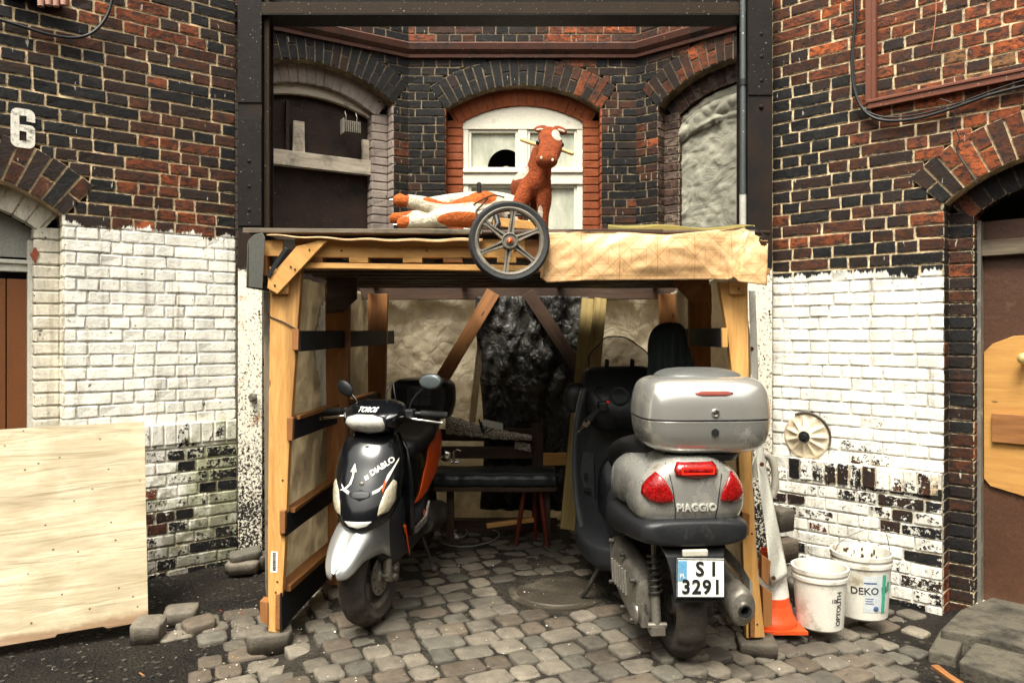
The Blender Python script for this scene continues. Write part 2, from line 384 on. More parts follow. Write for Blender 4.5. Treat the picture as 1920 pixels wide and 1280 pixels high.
def brick_wall(root, u0, u1, z0, z1, ops, mat, mat_in, col, col_in, mortar, mortar_in, proud=.009, plinth=None, cut=None, seed=0):
    g = G(); nrow = int((z1 - z0) / CH + .5)
    def mp(a, b, d): return (a, d, b)
    for k in range(nrow):
        b0 = z0 + k * CH; b1 = b0 + CH; iv = [(u0, u1)]
        pl = plinth and b1 < plinth[0] + .01
        off = -plinth[1] if pl else 0
        for o in ops:
            hf = max(o.half(b0 + .004), o.half(b1 - .004)) if b1 < o.zs + .02 else o.half(b1 - .03)
            if hf <= 0: continue
            nv = []
            for a, b in iv:
                if o.uc + hf <= a or o.uc - hf >= b: nv.append((a, b)); continue
                if o.uc - hf > a: nv.append((a, o.uc - hf))
                if o.uc + hf < b: nv.append((o.uc + hf, b))
            iv = nv
        for a, b in iv:
            if cut: a, b = cut(a, b, b0)
            if b - a < .01: continue
            g.col = mortar; g.rnd = -1
            g.box(((a + b) / 2, .12 + proud + off / 2, (b0 + b1) / 2), (b - a, .24 - off, CH))
            if pl and abs(b1 - plinth[0]) < .05:   # soldiers on edge cap the plinth: done below
                continue
            fill_row(g, (lambda o_: lambda a_, b_, d: (a_, d + o_, b_))(off), a, b, b0, b1, proud, col, k)
    if plinth:
        a = plinth[2]
        while a < plinth[3] - .05:
            brick(g, lambda a_, b_, d: (a_, d - plinth[1] - .012, b_), a + .004, a + CH - .004, plinth[0] - .125, plinth[0] + .005, .02, col(a, plinth[0])); a += CH
        g.col = mortar; g.box(((plinth[2] + plinth[3]) / 2, .02 - plinth[1] / 2 + .0, plinth[0] - .058), (plinth[3] - plinth[2] - .02, .06 + plinth[1] - .02, .12))
    g.obj('brickwork', mat, root)
    for o in ops:
        # ---- ring of voussoirs
        g = G(); Rm = o.Rr + o.rng / 2; n = int(2 * o.th * (o.Rr + o.rng * .4) / CH); da = 2 * o.th / n
        def pol(sh):
            return lambda a, b, d: (o.uc + math.sin(a) * b, d + sh, o.zc + math.cos(a) * b)
        m_ = pol(0); zlow = o.zc + math.cos(o.th) * (o.Rr)
        g.col = mortar; g.rnd = -1; rg = []
        for i in range(n * 2 + 1):
            a = -o.th + da * i / 2; rg.append([m_(a, o.Rr + .001, proud), m_(a, o.Rr + o.rng, proud), m_(a, o.Rr + o.rng, .24), m_(a, o.Rr + .001, .24)])
        g.loft(rg)
        for i in range(n):
            a = -o.th + da * i; jj = .0055 / o.Rr
            def mq(p, q, d, a=a): return m_(q, p, d)
            if i % 2: parts = [(o.Rr, o.Rr + o.rng)]
            else: parts = [(o.Rr, o.Rr + o.rng / 2), (o.Rr + o.rng / 2, o.Rr + o.rng)]
            for p0, p1 in parts:
                c_ = col(o.uc + math.sin(a) * p0, o.zc + math.cos(a) * p0)
                # swap a/b so that the brick's long side runs along the radius
                brick(g, lambda p, q, d, a=a, jj=jj: m_(a + jj + (da - 2 * jj) * q, p, d - .003), p0 + .005, p1 - .005, 0, 1, proud, c_)
        g.obj('arch', mat, root)
        # ---- reveals and the set back inner order
        g = G(); zb = max(o.zb, z0) if o.zb > z0 else z0
        hi = o.hw - o.inner; Ri = o.Rr - o.inner; thi = math.asin(min(1, hi / Ri)); zsi = o.zc + math.cos(thi) * Ri
        rowz = [z0 + k * CH for k in range(nrow) if z0 + k * CH >= zb - .01]
        for sg in (-1, 1):
            ue = o.uc + sg * o.hw; ui = o.uc + sg * hi
            top = o.zs
            g.col = mortar_in; g.rnd = -1
            g.box(((ue + sg * .12) - sg * .001, o.rec / 2 + .01, (zb + top) / 2), (.24, o.rec - .02, top - zb))       # behind the reveal
            g.box(((ui + ue) / 2 + sg * .008, o.rec + o.deep / 2 + proud, (zb + zsi) / 2), (o.inner - .004, o.deep, zsi - zb))
            for k, b0 in enumerate(rowz):
                b1 = b0 + CH
                if b1 > top + .05: break
                cc = col_in(ue, b0)
                brick(g, lambda a, b, d, ue=ue, sg=sg: (ue - sg * (.008 - d), a, b), .003, o.rec - .002, b0 + JT / 2, b1 - JT / 2, .009, cc)
                if b1 > zsi + .05: continue
                lo, hi_ = sorted((ui, ue - sg * .006))
                brick(g, lambda a, b, d: (a, o.rec + d, b), lo, hi_, b0 + JT / 2, b1 - JT / 2, proud, col_in(ui, b0))
                brick(g, lambda a, b, d, ui=ui, sg=sg: (ui - sg * (.006 - d), a, b), o.rec + .003, o.rec + o.deep, b0 + JT / 2, b1 - JT / 2, .009, col_in(ui, b0 + 1))
        # soffit of the outer arch and the inner arch ring
        g.col = mortar_in
        rg = [[(o.uc + math.sin(a) * r, d, o.zc + math.cos(a) * r) for r, d in ((Ri + .006, o.rec + proud), (o.Rr + .03, o.rec + proud), (o.Rr + .03, o.rec + o.deep), (Ri + .006, o.rec + o.deep))] for a in [-thi - .05 + (2 * thi + .1) * i / 40 for i in range(41)]]
        g.loft(rg)
        rg = [[(o.uc + math.sin(a) * r, d, o.zc + math.cos(a) * r) for r, d in ((o.Rr + .002, .012), (o.Rr + .03, .012), (o.Rr + .03, o.rec + .02), (o.Rr + .002, o.rec + .02))] for a in [-o.th + 2 * o.th * i / 40 for i in range(41)]]
        g.loft(rg)
        n2 = int(2 * o.th * Ri / CH); d2 = 2 * (thi + .03) / n2
        for i in range(n2):
            a = -thi - .03 + d2 * i; jj = .005 / Ri; cc = col_in(o.uc + a, o.zs)
            brick(g, lambda p, q, d, a=a, jj=jj: (o.uc + math.sin(a + jj + (d2 - 2 * jj) * q) * p, o.rec + d, o.zc + math.cos(a + jj + (d2 - 2 * jj) * q) * p), Ri, o.Rr + .02, 0, 1, proud, cc)
            brick(g, lambda p, q, d, a=a, jj=jj: (o.uc + math.sin(a + jj + (d2 - 2 * jj) * q) * (Ri + d), p, o.zc + math.cos(a + jj + (d2 - 2 * jj) * q) * (Ri + d)), o.rec + .004, o.rec + o.deep, 0, 1, .008, cc)
        g.obj('inner_jamb', mat_in, root)

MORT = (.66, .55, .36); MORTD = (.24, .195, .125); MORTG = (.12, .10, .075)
white = (.86, .83, .74); m_dark = basic('unlit_room', (.012, .010, .009), .8)
m_left = brick_mat('brick_left', white, cover=[(0, .50), (.3, .58), (.62, .62), (.85, .78), (1.1, .85), (1.5, .91), (1.85, .90), (1.97, .82), (2.03, .8), (3, .8)], zline=2.03, umax=.01, grime=.35, moss=True, jd=.5)
m_right = brick_mat('brick_right', white, cover=[(0, .55), (.25, .60), (.5, .50), (.6, .66), (.8, .76), (1.1, .82), (1.5, .85), (1.60, .78), (1.68, .72), (3, .7)], zline=1.76, umax=.905, grime=.25)
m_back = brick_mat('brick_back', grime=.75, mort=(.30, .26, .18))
m_jamb_white = brick_mat('brick_jamb_cream', (.70, .65, .53), cover=[(0, .97), (3, .97)], streak=False)
m_jamb_soot = brick_mat('brick_jamb_sooty', grime=.8)
m_jamb_orange = brick_mat('brick_jamb_red_paint', (.27, .07, .024), cover=[(0, 1), (3, 1)], streak=False)
m_jamb_pink = brick_mat('brick_jamb_pale_paint', (.36, .30, .26), cover=[(0, .97), (3, .97)], streak=False)

# left wall (runs from the steel column towards the camera)
angL = math.atan2(.623, .781); ML = Matrix.Translation((-1.835, 4.94, 0)) @ Matrix.Rotation(angL, 4, 'Z')
wl = thing('brick_wall', 'sooty brick wall with white paint and a stencilled number, left of the shelter', 'wall', M=ML)
def colL(u, z):
    return pick(u, z, lambda u, z: -.20 * sm(-.55, 0, u) - .25 * sm(-1.0, -1.35, u) * sm(1.6, 2.2, z) * sm(3.1, 2.6, z) + .16 * sm(-1.2, -.3, u) * sm(-.1, -.5, u) - .1, 3.3)
opL = Op(-1.578, .60, 2.08, .22)
brick_wall(wl, -3.1, .0, -.225, 5.1, [opL], m_left, m_jamb_white, colL, lambda u, z: (.3, .2, .1), MORT, (.4, .35, .25), plinth=(.83, .03, -.97, -.02))
# right wall
angR = math.atan2(-.672, .74); MR = Matrix.Translation((1.788, 4.86, 0)) @ Matrix.Rotation(angR, 4, 'Z')
wr = thing('brick_wall', 'brick wall with peeling white paint below dark red bricks, right of the shelter', 'wall', M=MR)
def colR(u, z):
    return pick(u, z, lambda u, z: .30 * sm(.1, .35, u) * sm(2.1, 2.7, z) - .22 * sm(.25, 0, u) - .45 * sm(2.05, 1.75, z) + .06, 9.1)
opR = Op(1.5, .60, 2.13, .24)
brick_wall(wr, -.10, 3.0, -.3, 5.1, [opR], m_right, m_jamb_soot, colR, lambda u, z: pick(u * 3, z * 2, lambda a, b: -.25), MORT, MORTG, plinth=(.60, .045, .03, .895))
# recess behind the steel frame: three walls, one arched window in each
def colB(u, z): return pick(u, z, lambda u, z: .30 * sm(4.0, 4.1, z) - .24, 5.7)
XL, XR, YB = -.947, 1.13, 6.8
wb = thing('brick_wall', 'dark brick wall with red framed arched window behind the toy horses', 'wall', (0, YB, 0))
opB = Op(.10, .71, 3.44, .22, inner=.15, zb=1.6)
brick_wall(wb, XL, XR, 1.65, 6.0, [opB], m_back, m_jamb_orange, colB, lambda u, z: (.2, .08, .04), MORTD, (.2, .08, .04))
MBL = Matrix.Translation((XL, YB, 0)) @ Matrix.Rotation(math.atan2(.521, .853), 4, 'Z')
wbl = thing('brick_wall', 'dark angled brick wall with boarded arched window in the left of the recess', 'wall', M=MBL)
opBL = Op(-.855, .71, 3.47, .24, inner=.15, zb=1.6)
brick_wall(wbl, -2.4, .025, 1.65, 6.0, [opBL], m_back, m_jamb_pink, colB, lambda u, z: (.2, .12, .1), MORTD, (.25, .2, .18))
MBR = Matrix.Translation((XR, YB, 0)) @ Matrix.Rotation(math.atan2(-.649, .761), 4, 'Z')
wbr = thing('brick_wall', 'dark angled brick wall with mortar filled arched window in the right of the recess', 'wall', M=MBR)
opBR = Op(.216 + .71, .71, 3.42, .26, inner=.15, zb=1.6)
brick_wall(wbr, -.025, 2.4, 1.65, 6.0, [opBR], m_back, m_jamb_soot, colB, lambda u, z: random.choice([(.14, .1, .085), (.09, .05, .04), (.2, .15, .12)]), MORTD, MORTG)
# plain lower masonry of the recess, whitewash assumed to bounce more light
m_render = basic('whitewashed_render', (.55, .52, .45), .85, 0, .3, 5, .4, 40)
for rt, a, b in ((wb, XL, XR), (wbl, -2.4, 0), (wbr, 0, 2.4)):
    G().box(((a + b) / 2, .12, .7), (b - a + .05, .22, 1.9)).obj('rendered_base', m_render, rt)

for rt, a, b, d, zt_ in ((wb, XL - .3, XR + .3, .55, 6.0), (wbl, -2.6, .35, .42, 6.0), (wbr, -.35, 2.6, .42, 6.0), (wl, -3.1, .15, .45, 5.1), (wr, -.25, 3.0, .45, 5.1)):
    G().box(((a + b) / 2, d + .05, zt_ / 2 - .2), (b - a, .1, zt_ + .4)).obj('dark_backing', m_dark, rt)  # dark backing added against light leaks; unlit room put into its colour
# ---- moulding along the recess
m_rail = basic('brown_painted_ledge', (.085, .035, .024), .5, 0, .3, 7, .1, 40, dirt=(.02, .018, .017), speck=(.3, .28, .2))
for rt, a, b in ((wb, XL + .01, XR - .01), (wbl, -2.3, -.0), (wbr, .0, 2.3)):
    g = G(); g.loft([[(x, y, z) for y, z in ((.02, 3.90), (-.03, 3.90), (-.035, 3.925), (-.02, 3.935), (-.06, 3.965), (-.075, 4.015), (-.06, 4.03), (.02, 4.03))] for x in (a, b)])
    g.obj('ledge_moulding', m_rail, rt, smooth=False)

# ---- windows and fillings
def arch_pts(o, inset=0, n=24, zb=1.7, R0=None):
    r = o.Rr - o.inner - inset; hi = o.hw - o.inner - inset; th = math.asin(hi / r)
    return [(o.uc - hi, zb), (o.uc + hi, zb)] + [(o.uc + math.sin(th - 2 * th * i / n) * r, o.zc + math.cos(th - 2 * th * i / n) * r) for i in range(n + 1)]
m_cream = basic('cream_window_paint', (.74, .71, .60), .45, 0, .12, 5, .1, 30, dirt=(.25, .2, .13), damt=.62)
def dirty_glass():
    m = NT('dusty_glass'); x, y, z = m.xyz()
    n = m.noise(m.mapping((3, 3, 1.2), False), 3, 8, .7)
    c = m.mix(m.mapr(n, .3, .7), (.34, .36, .29), (.62, .62, .50))
    return m.fin(c, m.mapr(n, .3, .7, .06, .3), 0, None, **{'Specular IOR Level': .6})
m_glass = dirty_glass()
win = thing('arched_window', 'cream timber window with dusty panes and one round hole, inside the red arch', 'window', (0, YB + .14, 0))
g = G(); pts = arch_pts(opB, .0); zt, zb_ = 3.235, 2.86
uc, hi = opB.uc, opB.hw - opB.inner
g.prism([p for p in pts if p[1] > 3.3 or True][2:] , .0, .05)   # curved head board
g.box((uc, .02, 3.05), (.0, 0, 0)) if False else None
hd = G(); arc = arch_pts(opB)[2:]; hd.prism([(uc + hi, 3.297)] + arc + [(uc - hi, 3.297)], 0, .06); hd.obj('head_panel', m_cream, win, bevel=.003)
fr = G(); b = .055
for xx in (uc - hi + b / 2, uc, uc + hi - b / 2): fr.box((xx, .03, 2.50), (b if xx != uc else .085, .05, 1.59))
fr.obj('frame', m_cream, win, bevel=.004)
tr = G(); tr.box((uc, .025, 2.845), (2 * hi - .004, .07, .12)); tr.box((uc, -.012, 2.905), (2 * hi - .01, .03, .03)); tr.obj('transom', m_cream, win, bevel=.004)
for k, sx in enumerate((-1, 1)):
    cx = uc + sx * (.0425 + (hi - .0975) / 2); 
    for z0_, z1_, nm in ((2.922, 3.294, 'upper'), (1.75, 2.783, 'lower')):
        g = G(); hw2 = (hi - .0975) / 2 - .001
        c = (cx, .03)
        g.box((cx - hw2 + .0125, .035, (z0_ + z1_) / 2), (.025, .034, z1_ - z0_)); g.box((cx + hw2 - .0125, .035, (z0_ + z1_) / 2), (.025, .034, z1_ - z0_))
        g.box((cx, .035, z1_ - .0125), (2 * hw2 - .052, .034, .025)); g.box((cx, .035, z0_ + .0125), (2 * hw2 - .052, .034, .025))
        sash = g.obj('sash', m_cream, win, bevel=.002)
        p = G()
        if nm == 'upper' and sx == -1:      # pane with the round hole cut for a fan
            hr = .17; hc = (cx + .115, z0_ + .02); n = 20
            L_, R_, B_, T_ = cx - hw2 + .02, cx + hw2 - .02, z0_ + .02, z1_ - .02
            out = [(L_, B_), (hc[0] - hr, B_)]
            for i in range(1, n):
                a = math.pi - math.pi * i / n; q = (hc[0] + math.cos(a) * hr, hc[1] + math.sin(a) * hr * 1.05)
                if q[0] < R_ - .002: out.append(q)
            out.append((R_, hc[1] + math.sqrt(max(0, hr * hr - (R_ - hc[0]) ** 2)) * 1.05)); out += [(R_, T_), (L_, T_)]
            p.prism(out, .045, .049)
        else: p.box((cx, .047, (z0_ + z1_) / 2), (2 * hw2 - .04, .004, z1_ - z0_ - .04))
        p.obj('pane', m_glass, sash)

# ornament seen through the hole
m_brass = basic('pale_ornament', (.5, .42, .28), .4, .3)
g = G()
for i in range(7):
    a = R(-60 + 20 * i); c = (uc - .155, .0, 2.925)
    g.ball((c[0] + math.sin(a) * .028, .075, c[2] + math.cos(a) * .03), (.006, .006, .022), 5, Matrix.Rotation(a, 4, 'Y'))
g.obj('shell_ornament', m_brass, win, smooth=True)
# left boarded opening
bw = thing('boarded_window', 'boarded dark arched opening with pale crossbar and loose slats, beside the left column', 'window', M=MBL @ Matrix.Translation((0, .20, 0)))
m_board = basic('sooty_brown_board', (.028, .013, .008), .6, 0, .5, 6, .15, 40, speck=(.35, .3, .2), dirt=(.012, .01, .01))
g = G(); g.prism(arch_pts(opBL, 0), .05, .08); g.obj('backing_board', m_board, bw)
m_palewood = wood('dusty_pale_timber', (.60, .53, .42), (.40, .34, .27), stain=.6, grime=(.12, .10, .08))
def lb(name, pts, y0, y1, mat, par): G().prism(pts, y0, y1).obj(name, mat, par, bevel=.003)
lb('crossbar', [(-1.42, 2.835), (-.29, 2.835), (-.29, 2.965), (-1.42, 2.965)], -.05, .02, m_palewood, bw)
o = opBL; r0 = o.Rr - o.inner - .002; th = math.asin((o.hw - o.inner) / r0)
lb('arched_head', [(o.uc + math.sin(t) * r0, o.zc + math.cos(t) * r0) for t in [-th + 2 * th * i / 16 for i in range(17)]] + [(o.uc + math.sin(t) * r0, o.zc + math.cos(t) * (r0 - .0) - .085 + .05 * abs(t / th) ** 2) for t in [th - 2 * th * i / 16 for i in range(17)]], -.02, .03, m_palewood, bw)
lb('slat', [(-.99, 2.967), (-.885, 2.967), (-.89, 3.24), (-.985, 3.24)], -.01, .02, m_palewood, bw)
lb('slat', [(-.365, 2.967), (-.30, 2.967), (-.30, 3.16), (-.365, 3.16)], -.01, .02, m_palewood, bw)
lb('post', [(-1.05, 2.967), (-1.02, 2.967), (-1.02, 3.40), (-1.05, 3.40)], -.01, .03, m_board, bw)
lb('side_strip', [(-1.42, 1.75), (-1.38, 1.75), (-1.38, 2.83), (-1.42, 2.83)], -.04, .02, m_palewood, bw)
ht = thing('vent_grille', 'small corrugated metal box hung on two hooks in the boarded arch', 'vent', M=MBL @ Matrix.Translation((-.50, .10, 3.17)))
g = G()
for i in range(9): g.box((-.07 + i * .0175, 0, .055), (.010, .07, .10))
g.box((0, .012, .10), (.155, .05, .02)); g.obj('ribbed_body', basic('dusty_zinc', (.20, .18, .15), .6, .3, .3, 20, .2), ht, bevel=.002)
G().box((-.082, 0, .055), (.008, .085, .13)).obj('end_plate', basic('dusty_zinc_plate', (.26, .24, .2), .6, .2), ht)
for x in (-.05, .05): G().tube([(x, 0, .11), (x + .003, 0, .15), (x - .004, .01, .185), (x, .03, .20)], .004, 6).obj('hook', M_alu, ht, smooth=True)
# right mortar filled opening
m_mort = NT('troweled_mortar'); v = m_mort.mapping((1, 1, 1), False); n1 = m_mort.noise(v, 5, 9, .65, 1.2)
m_mort = m_mort.fin(m_mort.mix(m_mort.mapr(n1, .35, .65), (.20, .195, .155), (.36, .345, .27)), .85, 0, m_mort.bump(n1, .8, .03))
fb = thing('mortar_infill', 'rough grey mortar infill closing the arched opening beside the right column', 'infill', M=MBR @ Matrix.Translation((0, .16, 0)))
o = opBR; hi = o.hw - o.inner; r0 = o.Rr - o.inner
def mf(u, v):
    x = o.uc + (u * 2 - 1) * (hi + .01); zt = o.zc + math.sqrt(max(.01, r0 * r0 - (x - o.uc) ** 2)) - .02; z = 1.7 + (zt - 1.7) * v
    n = mn.fractal(Vector((x * 3, z * 3, 2)), .6, 2.2, 6) * .010 + abs(mn.noise(Vector((x * 7, z * 7, 5)))) * .010 + .02 * max(0, mn.noise(Vector((x * 16, z * 16, 5)))) 
    b = 0
    if v > .86: b = .022 + .05 * abs(mn.noise(Vector((x * 9, z * 9, 7)))) + .025 * mn.noise(Vector((x * 4, z * 12, 9)))
    if v > .955: b *= .3
    return (x, .03 - n - b, z)
sheet('infill', mf, 90, 150, m_mort, fb, world=False, solid=.03)

# ---------------------------------------------------------------- steel frame
m_flake = NT('whitewashed_steel'); x, y, z = m_flake.xyz()
n1 = m_flake.noise(m_flake.tc, 55, 9, .76); n2 = m_flake.noise(m_flake.tc, 4, 6, .6)
base = m_flake.mix(m_flake.mapr(n2, .4, .6), (.009, .008, .008), (.020, .012, .008))
k = m_flake.mapr(z, 0, 1.9, .46, .60); f = m_flake.mapr(m_flake.math('SUBTRACT', m_flake.math('ADD', k, m_flake.math('MULTIPLY', m_flake.math('SUBTRACT', n2, .5), .3)), n1), -.01, .01)
top = m_flake.mapr(m_flake.math('SUBTRACT', z, m_flake.math('MULTIPLY', n1, .12)), 1.86, 1.88, 1, 0)
rust = m_flake.mix(m_flake.mapr(m_flake.noise(m_flake.tc, 9, 8, .7), .55, .68), (.62, .58, .48), (.26, .10, .03))
c = m_flake.mix(m_flake.math('MULTIPLY', f, top), base, rust)
m_flake = m_flake.fin(c, .6, .0, m_flake.bump(n1, .3, .004), **{'Specular IOR Level': .14})
def column(x0, x1, Y, label):
    t = thing('steel_column', label, 'column', ((x0 + x1) / 2, Y, -.12)); w_ = x1 - x0
    g = G(); g.box((0, .006, 2.6), (w_, .012, 5.2)); g.obj('front_flange', m_flake, t, bevel=.002)
    G().box((0, .12, 2.6), (.012, .214, 5.2)).obj('web', m_flake, t)
    G().box((0, .236, 2.6), (w_, .012, 5.2)).obj('rear_flange', m_flake, t, bevel=.002)
    return t, w_
cl, wl_ = column(X(446, 4.86), X(491, 4.86), 4.86, 'rusty riveted steel column with flaking white foot, left of the shelter')
cr, wr_ = column(X(1402, 4.8), X(1448, 4.8), 4.8, 'black riveted steel column with white specked foot, right of the shelter')
m_trim = basic('dark_flashing', (.026, .017, .010), .6, 0, .3, 8, speck=(.4, .35, .3), **{'Specular IOR Level': .12})
G().box((wl_ / 2 + .018, .05, 3.4), (.032, .03, 3.5)).obj('side_angle', m_trim, cl); G().box((wl_ / 2 + .012, .05, 1.55), (.02, .03, .15)).obj('side_angle_foot', M_alu, cl)
m_bl = basic('blue_grey_pipe', (.085, .10, .10), .35, .4, .2, 8, speck=(.6, .6, .5))
G().tube([(-wr_ / 2 - .022, .03, 2.42), (-wr_ / 2 - .022, .03, 5.2)], .02, 12).obj('side_pipe', m_bl, cr, smooth=True)
G().tube([(-wr_ / 2 - .02, .035, 1.5), (-wr_ / 2 - .02, .035, 2.42)], .022, 12).obj('side_pipe', basic('pale_pipe', (.42, .42, .38), .5, 0), cr, smooth=True)
G().tube([(-wr_ / 2 - .022, .03, 3.12), (-wr_ / 2 - .022, .03, 3.16)], .026, 12).obj('pipe_collar', M_black, cr, smooth=True)
for t, lst, Y in ((cl, [(468, 303), (468, 350), (468, 394)], 4.86), (cr, [(1427, 65), (1427, 107), (1427, 152), (1427, 201)], 4.8)):
    for a, b_ in lst:
        q = P(a, b_, Y) - Vector(t.location); G().ball((q.x, -.002, q.z), (.016, .012, .016), 8).obj('rivet', M_steel, t, smooth=True)
    for zz in (2.22, 3.02) if t is cl else (3.05,): G().box((0, -.0045, zz + .35), (wl_ - .002, .007, .7)).obj('splice_plate', M_steel, t, bevel=.001)
q = P(475, 744, 4.86) - Vector(cl.location)
G().cyl((q.x, 0, q.z), (q.x, -.03, q.z), .028, .026, 6).cyl((q.x + .01, -.03, q.z), (q.x + .01, -.07, q.z), .017, .015, 12).obj('bolt', M_alu, cl)
bm_ = thing('steel_beam', 'dark steel beam spanning the two columns along the top of the photo', 'beam', (0, 4.86, 3.47))
xa, xb = X(446, 4.86), X(1448, 4.86)
G().box(((xa + xb) / 2, .0, .045), (xb - xa - .3, .012, .075)).obj('lip', m_trim, bm_, bevel=.002)
G().box(((xa + xb) / 2, .09, .006), (xb - xa - .3, .19, .012)).obj('bottom_flange', M_steel, bm_)
G().box(((xa + xb) / 2, .12, .30), (xb - xa - .3, .012, .55)).obj('web', M_steel, bm_)
G().box(((xa + xb) / 2, .05, .59), (xb - xa - .3, .25, .02)).obj('top_flange', M_steel, bm_)
if 0:
    dk = G(); dk.box(((xa + xb) / 2, 1.6, .95), (5.4, 3.2, .12))
if 0: dk.obj('overhead_deck', W_dark, None, M=Matrix.Translation((0, 4.7, 3.6)), label='dark overhead deck closing the recess above the steel beam', cat='deck')

# ---------------------------------------------------------------- doorways in the front walls
md_brown = basic('brown_door_paint', (.16, .06, .022), .42, 0, .2, 5, .1, 20, dirt=(.5, .26, .07), damt=.67)
dl = thing('plank_door', 'brown painted plank door under a white transom, behind the plywood at far left', 'door', M=ML @ Matrix.Translation((opL.uc, .24, -.1)))
for i in range(7): G().box((-.395 + i * .1342, .03, .90), (.128, .035, 1.84)).obj('plank', md_brown, dl, bevel=.004)
m_off = basic('grey_white_paint', (.55, .54, .48), .5, 0, .12, 5, dirt=(.2, .17, .12), damt=.62)
G().box((0, .02, 1.885), (.95, .06, .045)).box((0, -.0, 1.92), (.95, .05, .024)).obj('transom_bar', m_off, dl, bevel=.004)
gl = G(); a_ = arch_pts(opL, .0, zb=0)[2:]; gl.prism([(.47, 1.95)] + [(x - opL.uc, z + .1) for x, z in a_] + [(-.47, 1.95)], .03, .05); gl.obj('fanlight', basic('greyed_fanlight', (.30, .30, .27), .35), dl)
G().box((.462, .005, 1.0), (.035, .07, 2.1)).obj('door_frame', m_off, dl, bevel=.004)
dr = thing('patched_door', 'grimy brown door patched with a yellow plywood panel and round knob, far right', 'door', M=MR @ Matrix.Translation((opR.uc, .24, -.2)))
m_rustdoor = basic('peeling_brown_door', (.07, .032, .018), .5, 0, .35, 4, .25, 30, dirt=(.22, .11, .06), damt=.60)
G().box((0, .05, 1.1), (.92, .05, 2.3)).obj('door_leaf', m_rustdoor, dr)
for zz in (1.5, 1.62, 1.74, 1.86): G().box((.02, .02, zz), (.36, .02, .085)).obj('louvre', m_rustdoor, dr, bevel=.003)
G().box((0, .0, 2.09), (.93, .06, .09)).obj('transom_bar', W_grey, dr, bevel=.004)
G().box((-.462, -.01, 1.1), (.03, .08, 2.3)).obj('door_frame', basic('scuffed_frame', (.14, .13, .11), .6, 0, .4, 12, dirt=(.5, .48, .4), damt=.56), dr, bevel=.003)
G().prism([(-.442, 1.49), (-.40, 1.54), (-.30, 1.585), (-.1, 1.60), (.3, 1.62), (.3, .66), (-.25, .685), (-.41, .72), (-.442, .76)], .008, .022).obj('plywood_patch', wood('yellow_plywood', (.50, .27, .07), (.40, .19, .05), stain=.72), dr, bevel=.002)
G().box((-.18, -.005, 1.06), (.44, .02, .165)).obj('wooden_rail', W_dull, dr, bevel=.003)
G().cyl((-.24, .0, 1.46), (-.24, -.03, 1.46), .016, .018, 16).ball((-.24, -.055, 1.46), (.034, .03, .034), 12).obj('door_knob', basic('brass_knob', (.72, .55, .22), .3, .5), dr, smooth=True)
G().box((0, .02, -.05), (1.0, .25, .2)).obj('sill', m_render, dr)

# painted number
m_wp = basic('stencil_paint', (.68, .65, .57), .6, 0, .15, 20, dirt=(.04, .04, .04), damt=.52, dscale=22)
def wall_uv(Mw, px, py):
    """where the sight line through a point of the picture meets a wall"""
    d = Vector(((px - 960) / F, 1, -(py - 625) / F)); o_ = Mw.translation; n = Mw.to_3x3() @ Vector((0, 1, 0))
    t = (o_ - Vector((0, 0, H))).dot(n) / d.dot(n); return Mw.inverted() @ (Vector((0, 0, H)) + d * t)
g = G(); c = wall_uv(ML, 43, 241)
def arcp(cx, cz, rx, rz, a0, a1, n=10): return [(cx + math.cos(R(a0 + (a1 - a0) * i / n)) * rx, cz + math.sin(R(a0 + (a1 - a0) * i / n)) * rz) for i in range(n + 1)]
T6 = Matrix.Translation((c.x, 0, c.z)); o6 = [(.060, .055)] + arcp(.022, .072, .038, .038, 0, 90, 6) + arcp(-.022, .072, .038, .038, 90, 180, 6) + arcp(-.022, -.072, .038, .038, 180, 270, 6) + arcp(.022, -.072, .038, .038, 270, 360, 6) + arcp(.030, -.010, .030, .030, 0, 90, 5) + [(-.016, .020), (-.016, .066), (-.010, .074), (.010, .074), (.016, .066), (.016, .045), (.060, .045)]
inn = [(-.016, -.064), (-.010, -.074), (.010, -.074), (.016, -.064), (.016, -.022), (.010, -.014), (-.016, -.014)]
# slit joins the counter of the six to the rim, as a stencil bridge would
i0 = o6.index((-.016, .020)); o6 = o6[:i0] + [(-.016, -.014)][:0] + o6[i0:]
def bar(x0, z0, x1, z1): g.box(((x0 + x1) / 2, -.0035, (z0 + z1) / 2), (x1 - x0, .0025, z1 - z0), None)
for v_ in ():
    pass
def blob(pts): g.prism(pts, -.0045, -.002, T6)
blob([(-.058, -.07), (-.017, -.07), (-.017, .07), (-.058, .07)])                                           # stem
blob([(-.058, .0705), (-.0, .0705), (.058, .0705)] + arcp(.024, .074, .034, .036, 0, 90, 6) + arcp(-.024, .074, .034, .036, 90, 180, 6))
blob([(.017, .042), (.058, .040), (.058, .070), (.017, .070)])
blob([(-.058, -.0705)] + arcp(-.024, -.074, .034, .036, 180, 270, 6) + arcp(.024, -.074, .034, .036, 270, 360, 6) + [(.058, -.0705)])
blob([(.017, -.070), (.058, -.070), (.058, -.004), (.017, -.018)])
blob([(-.0165, .020), (-.0165, -.016), (.0165, -.0175), (.058, -.0035), (.057, .006), (.046, .018), (.034, .021)])
g.obj('painted_number', m_wp, wl)

# bare brick showing through the cream jamb
q = wall_uv(ML, 86, 480); cc = Vector((q.x - .045, .12 - .0035, q.z + .01)); g = G(); g.prism([(cc.x + x_, cc.z + z_) for x_, z_ in ((-.022, .005), (-.008, .018), (-.004, .045), (.010, .047), (.018, .024), (.026, .012), (.018, -.008), (.010, -.034), (.0, -.044), (-.008, -.022))], cc.y - .002, cc.y + .002)
g.obj('bare_brick_patch', basic('bare_brick_red', (.20, .05, .025), .85, 0, .4, 30, .3), wl)
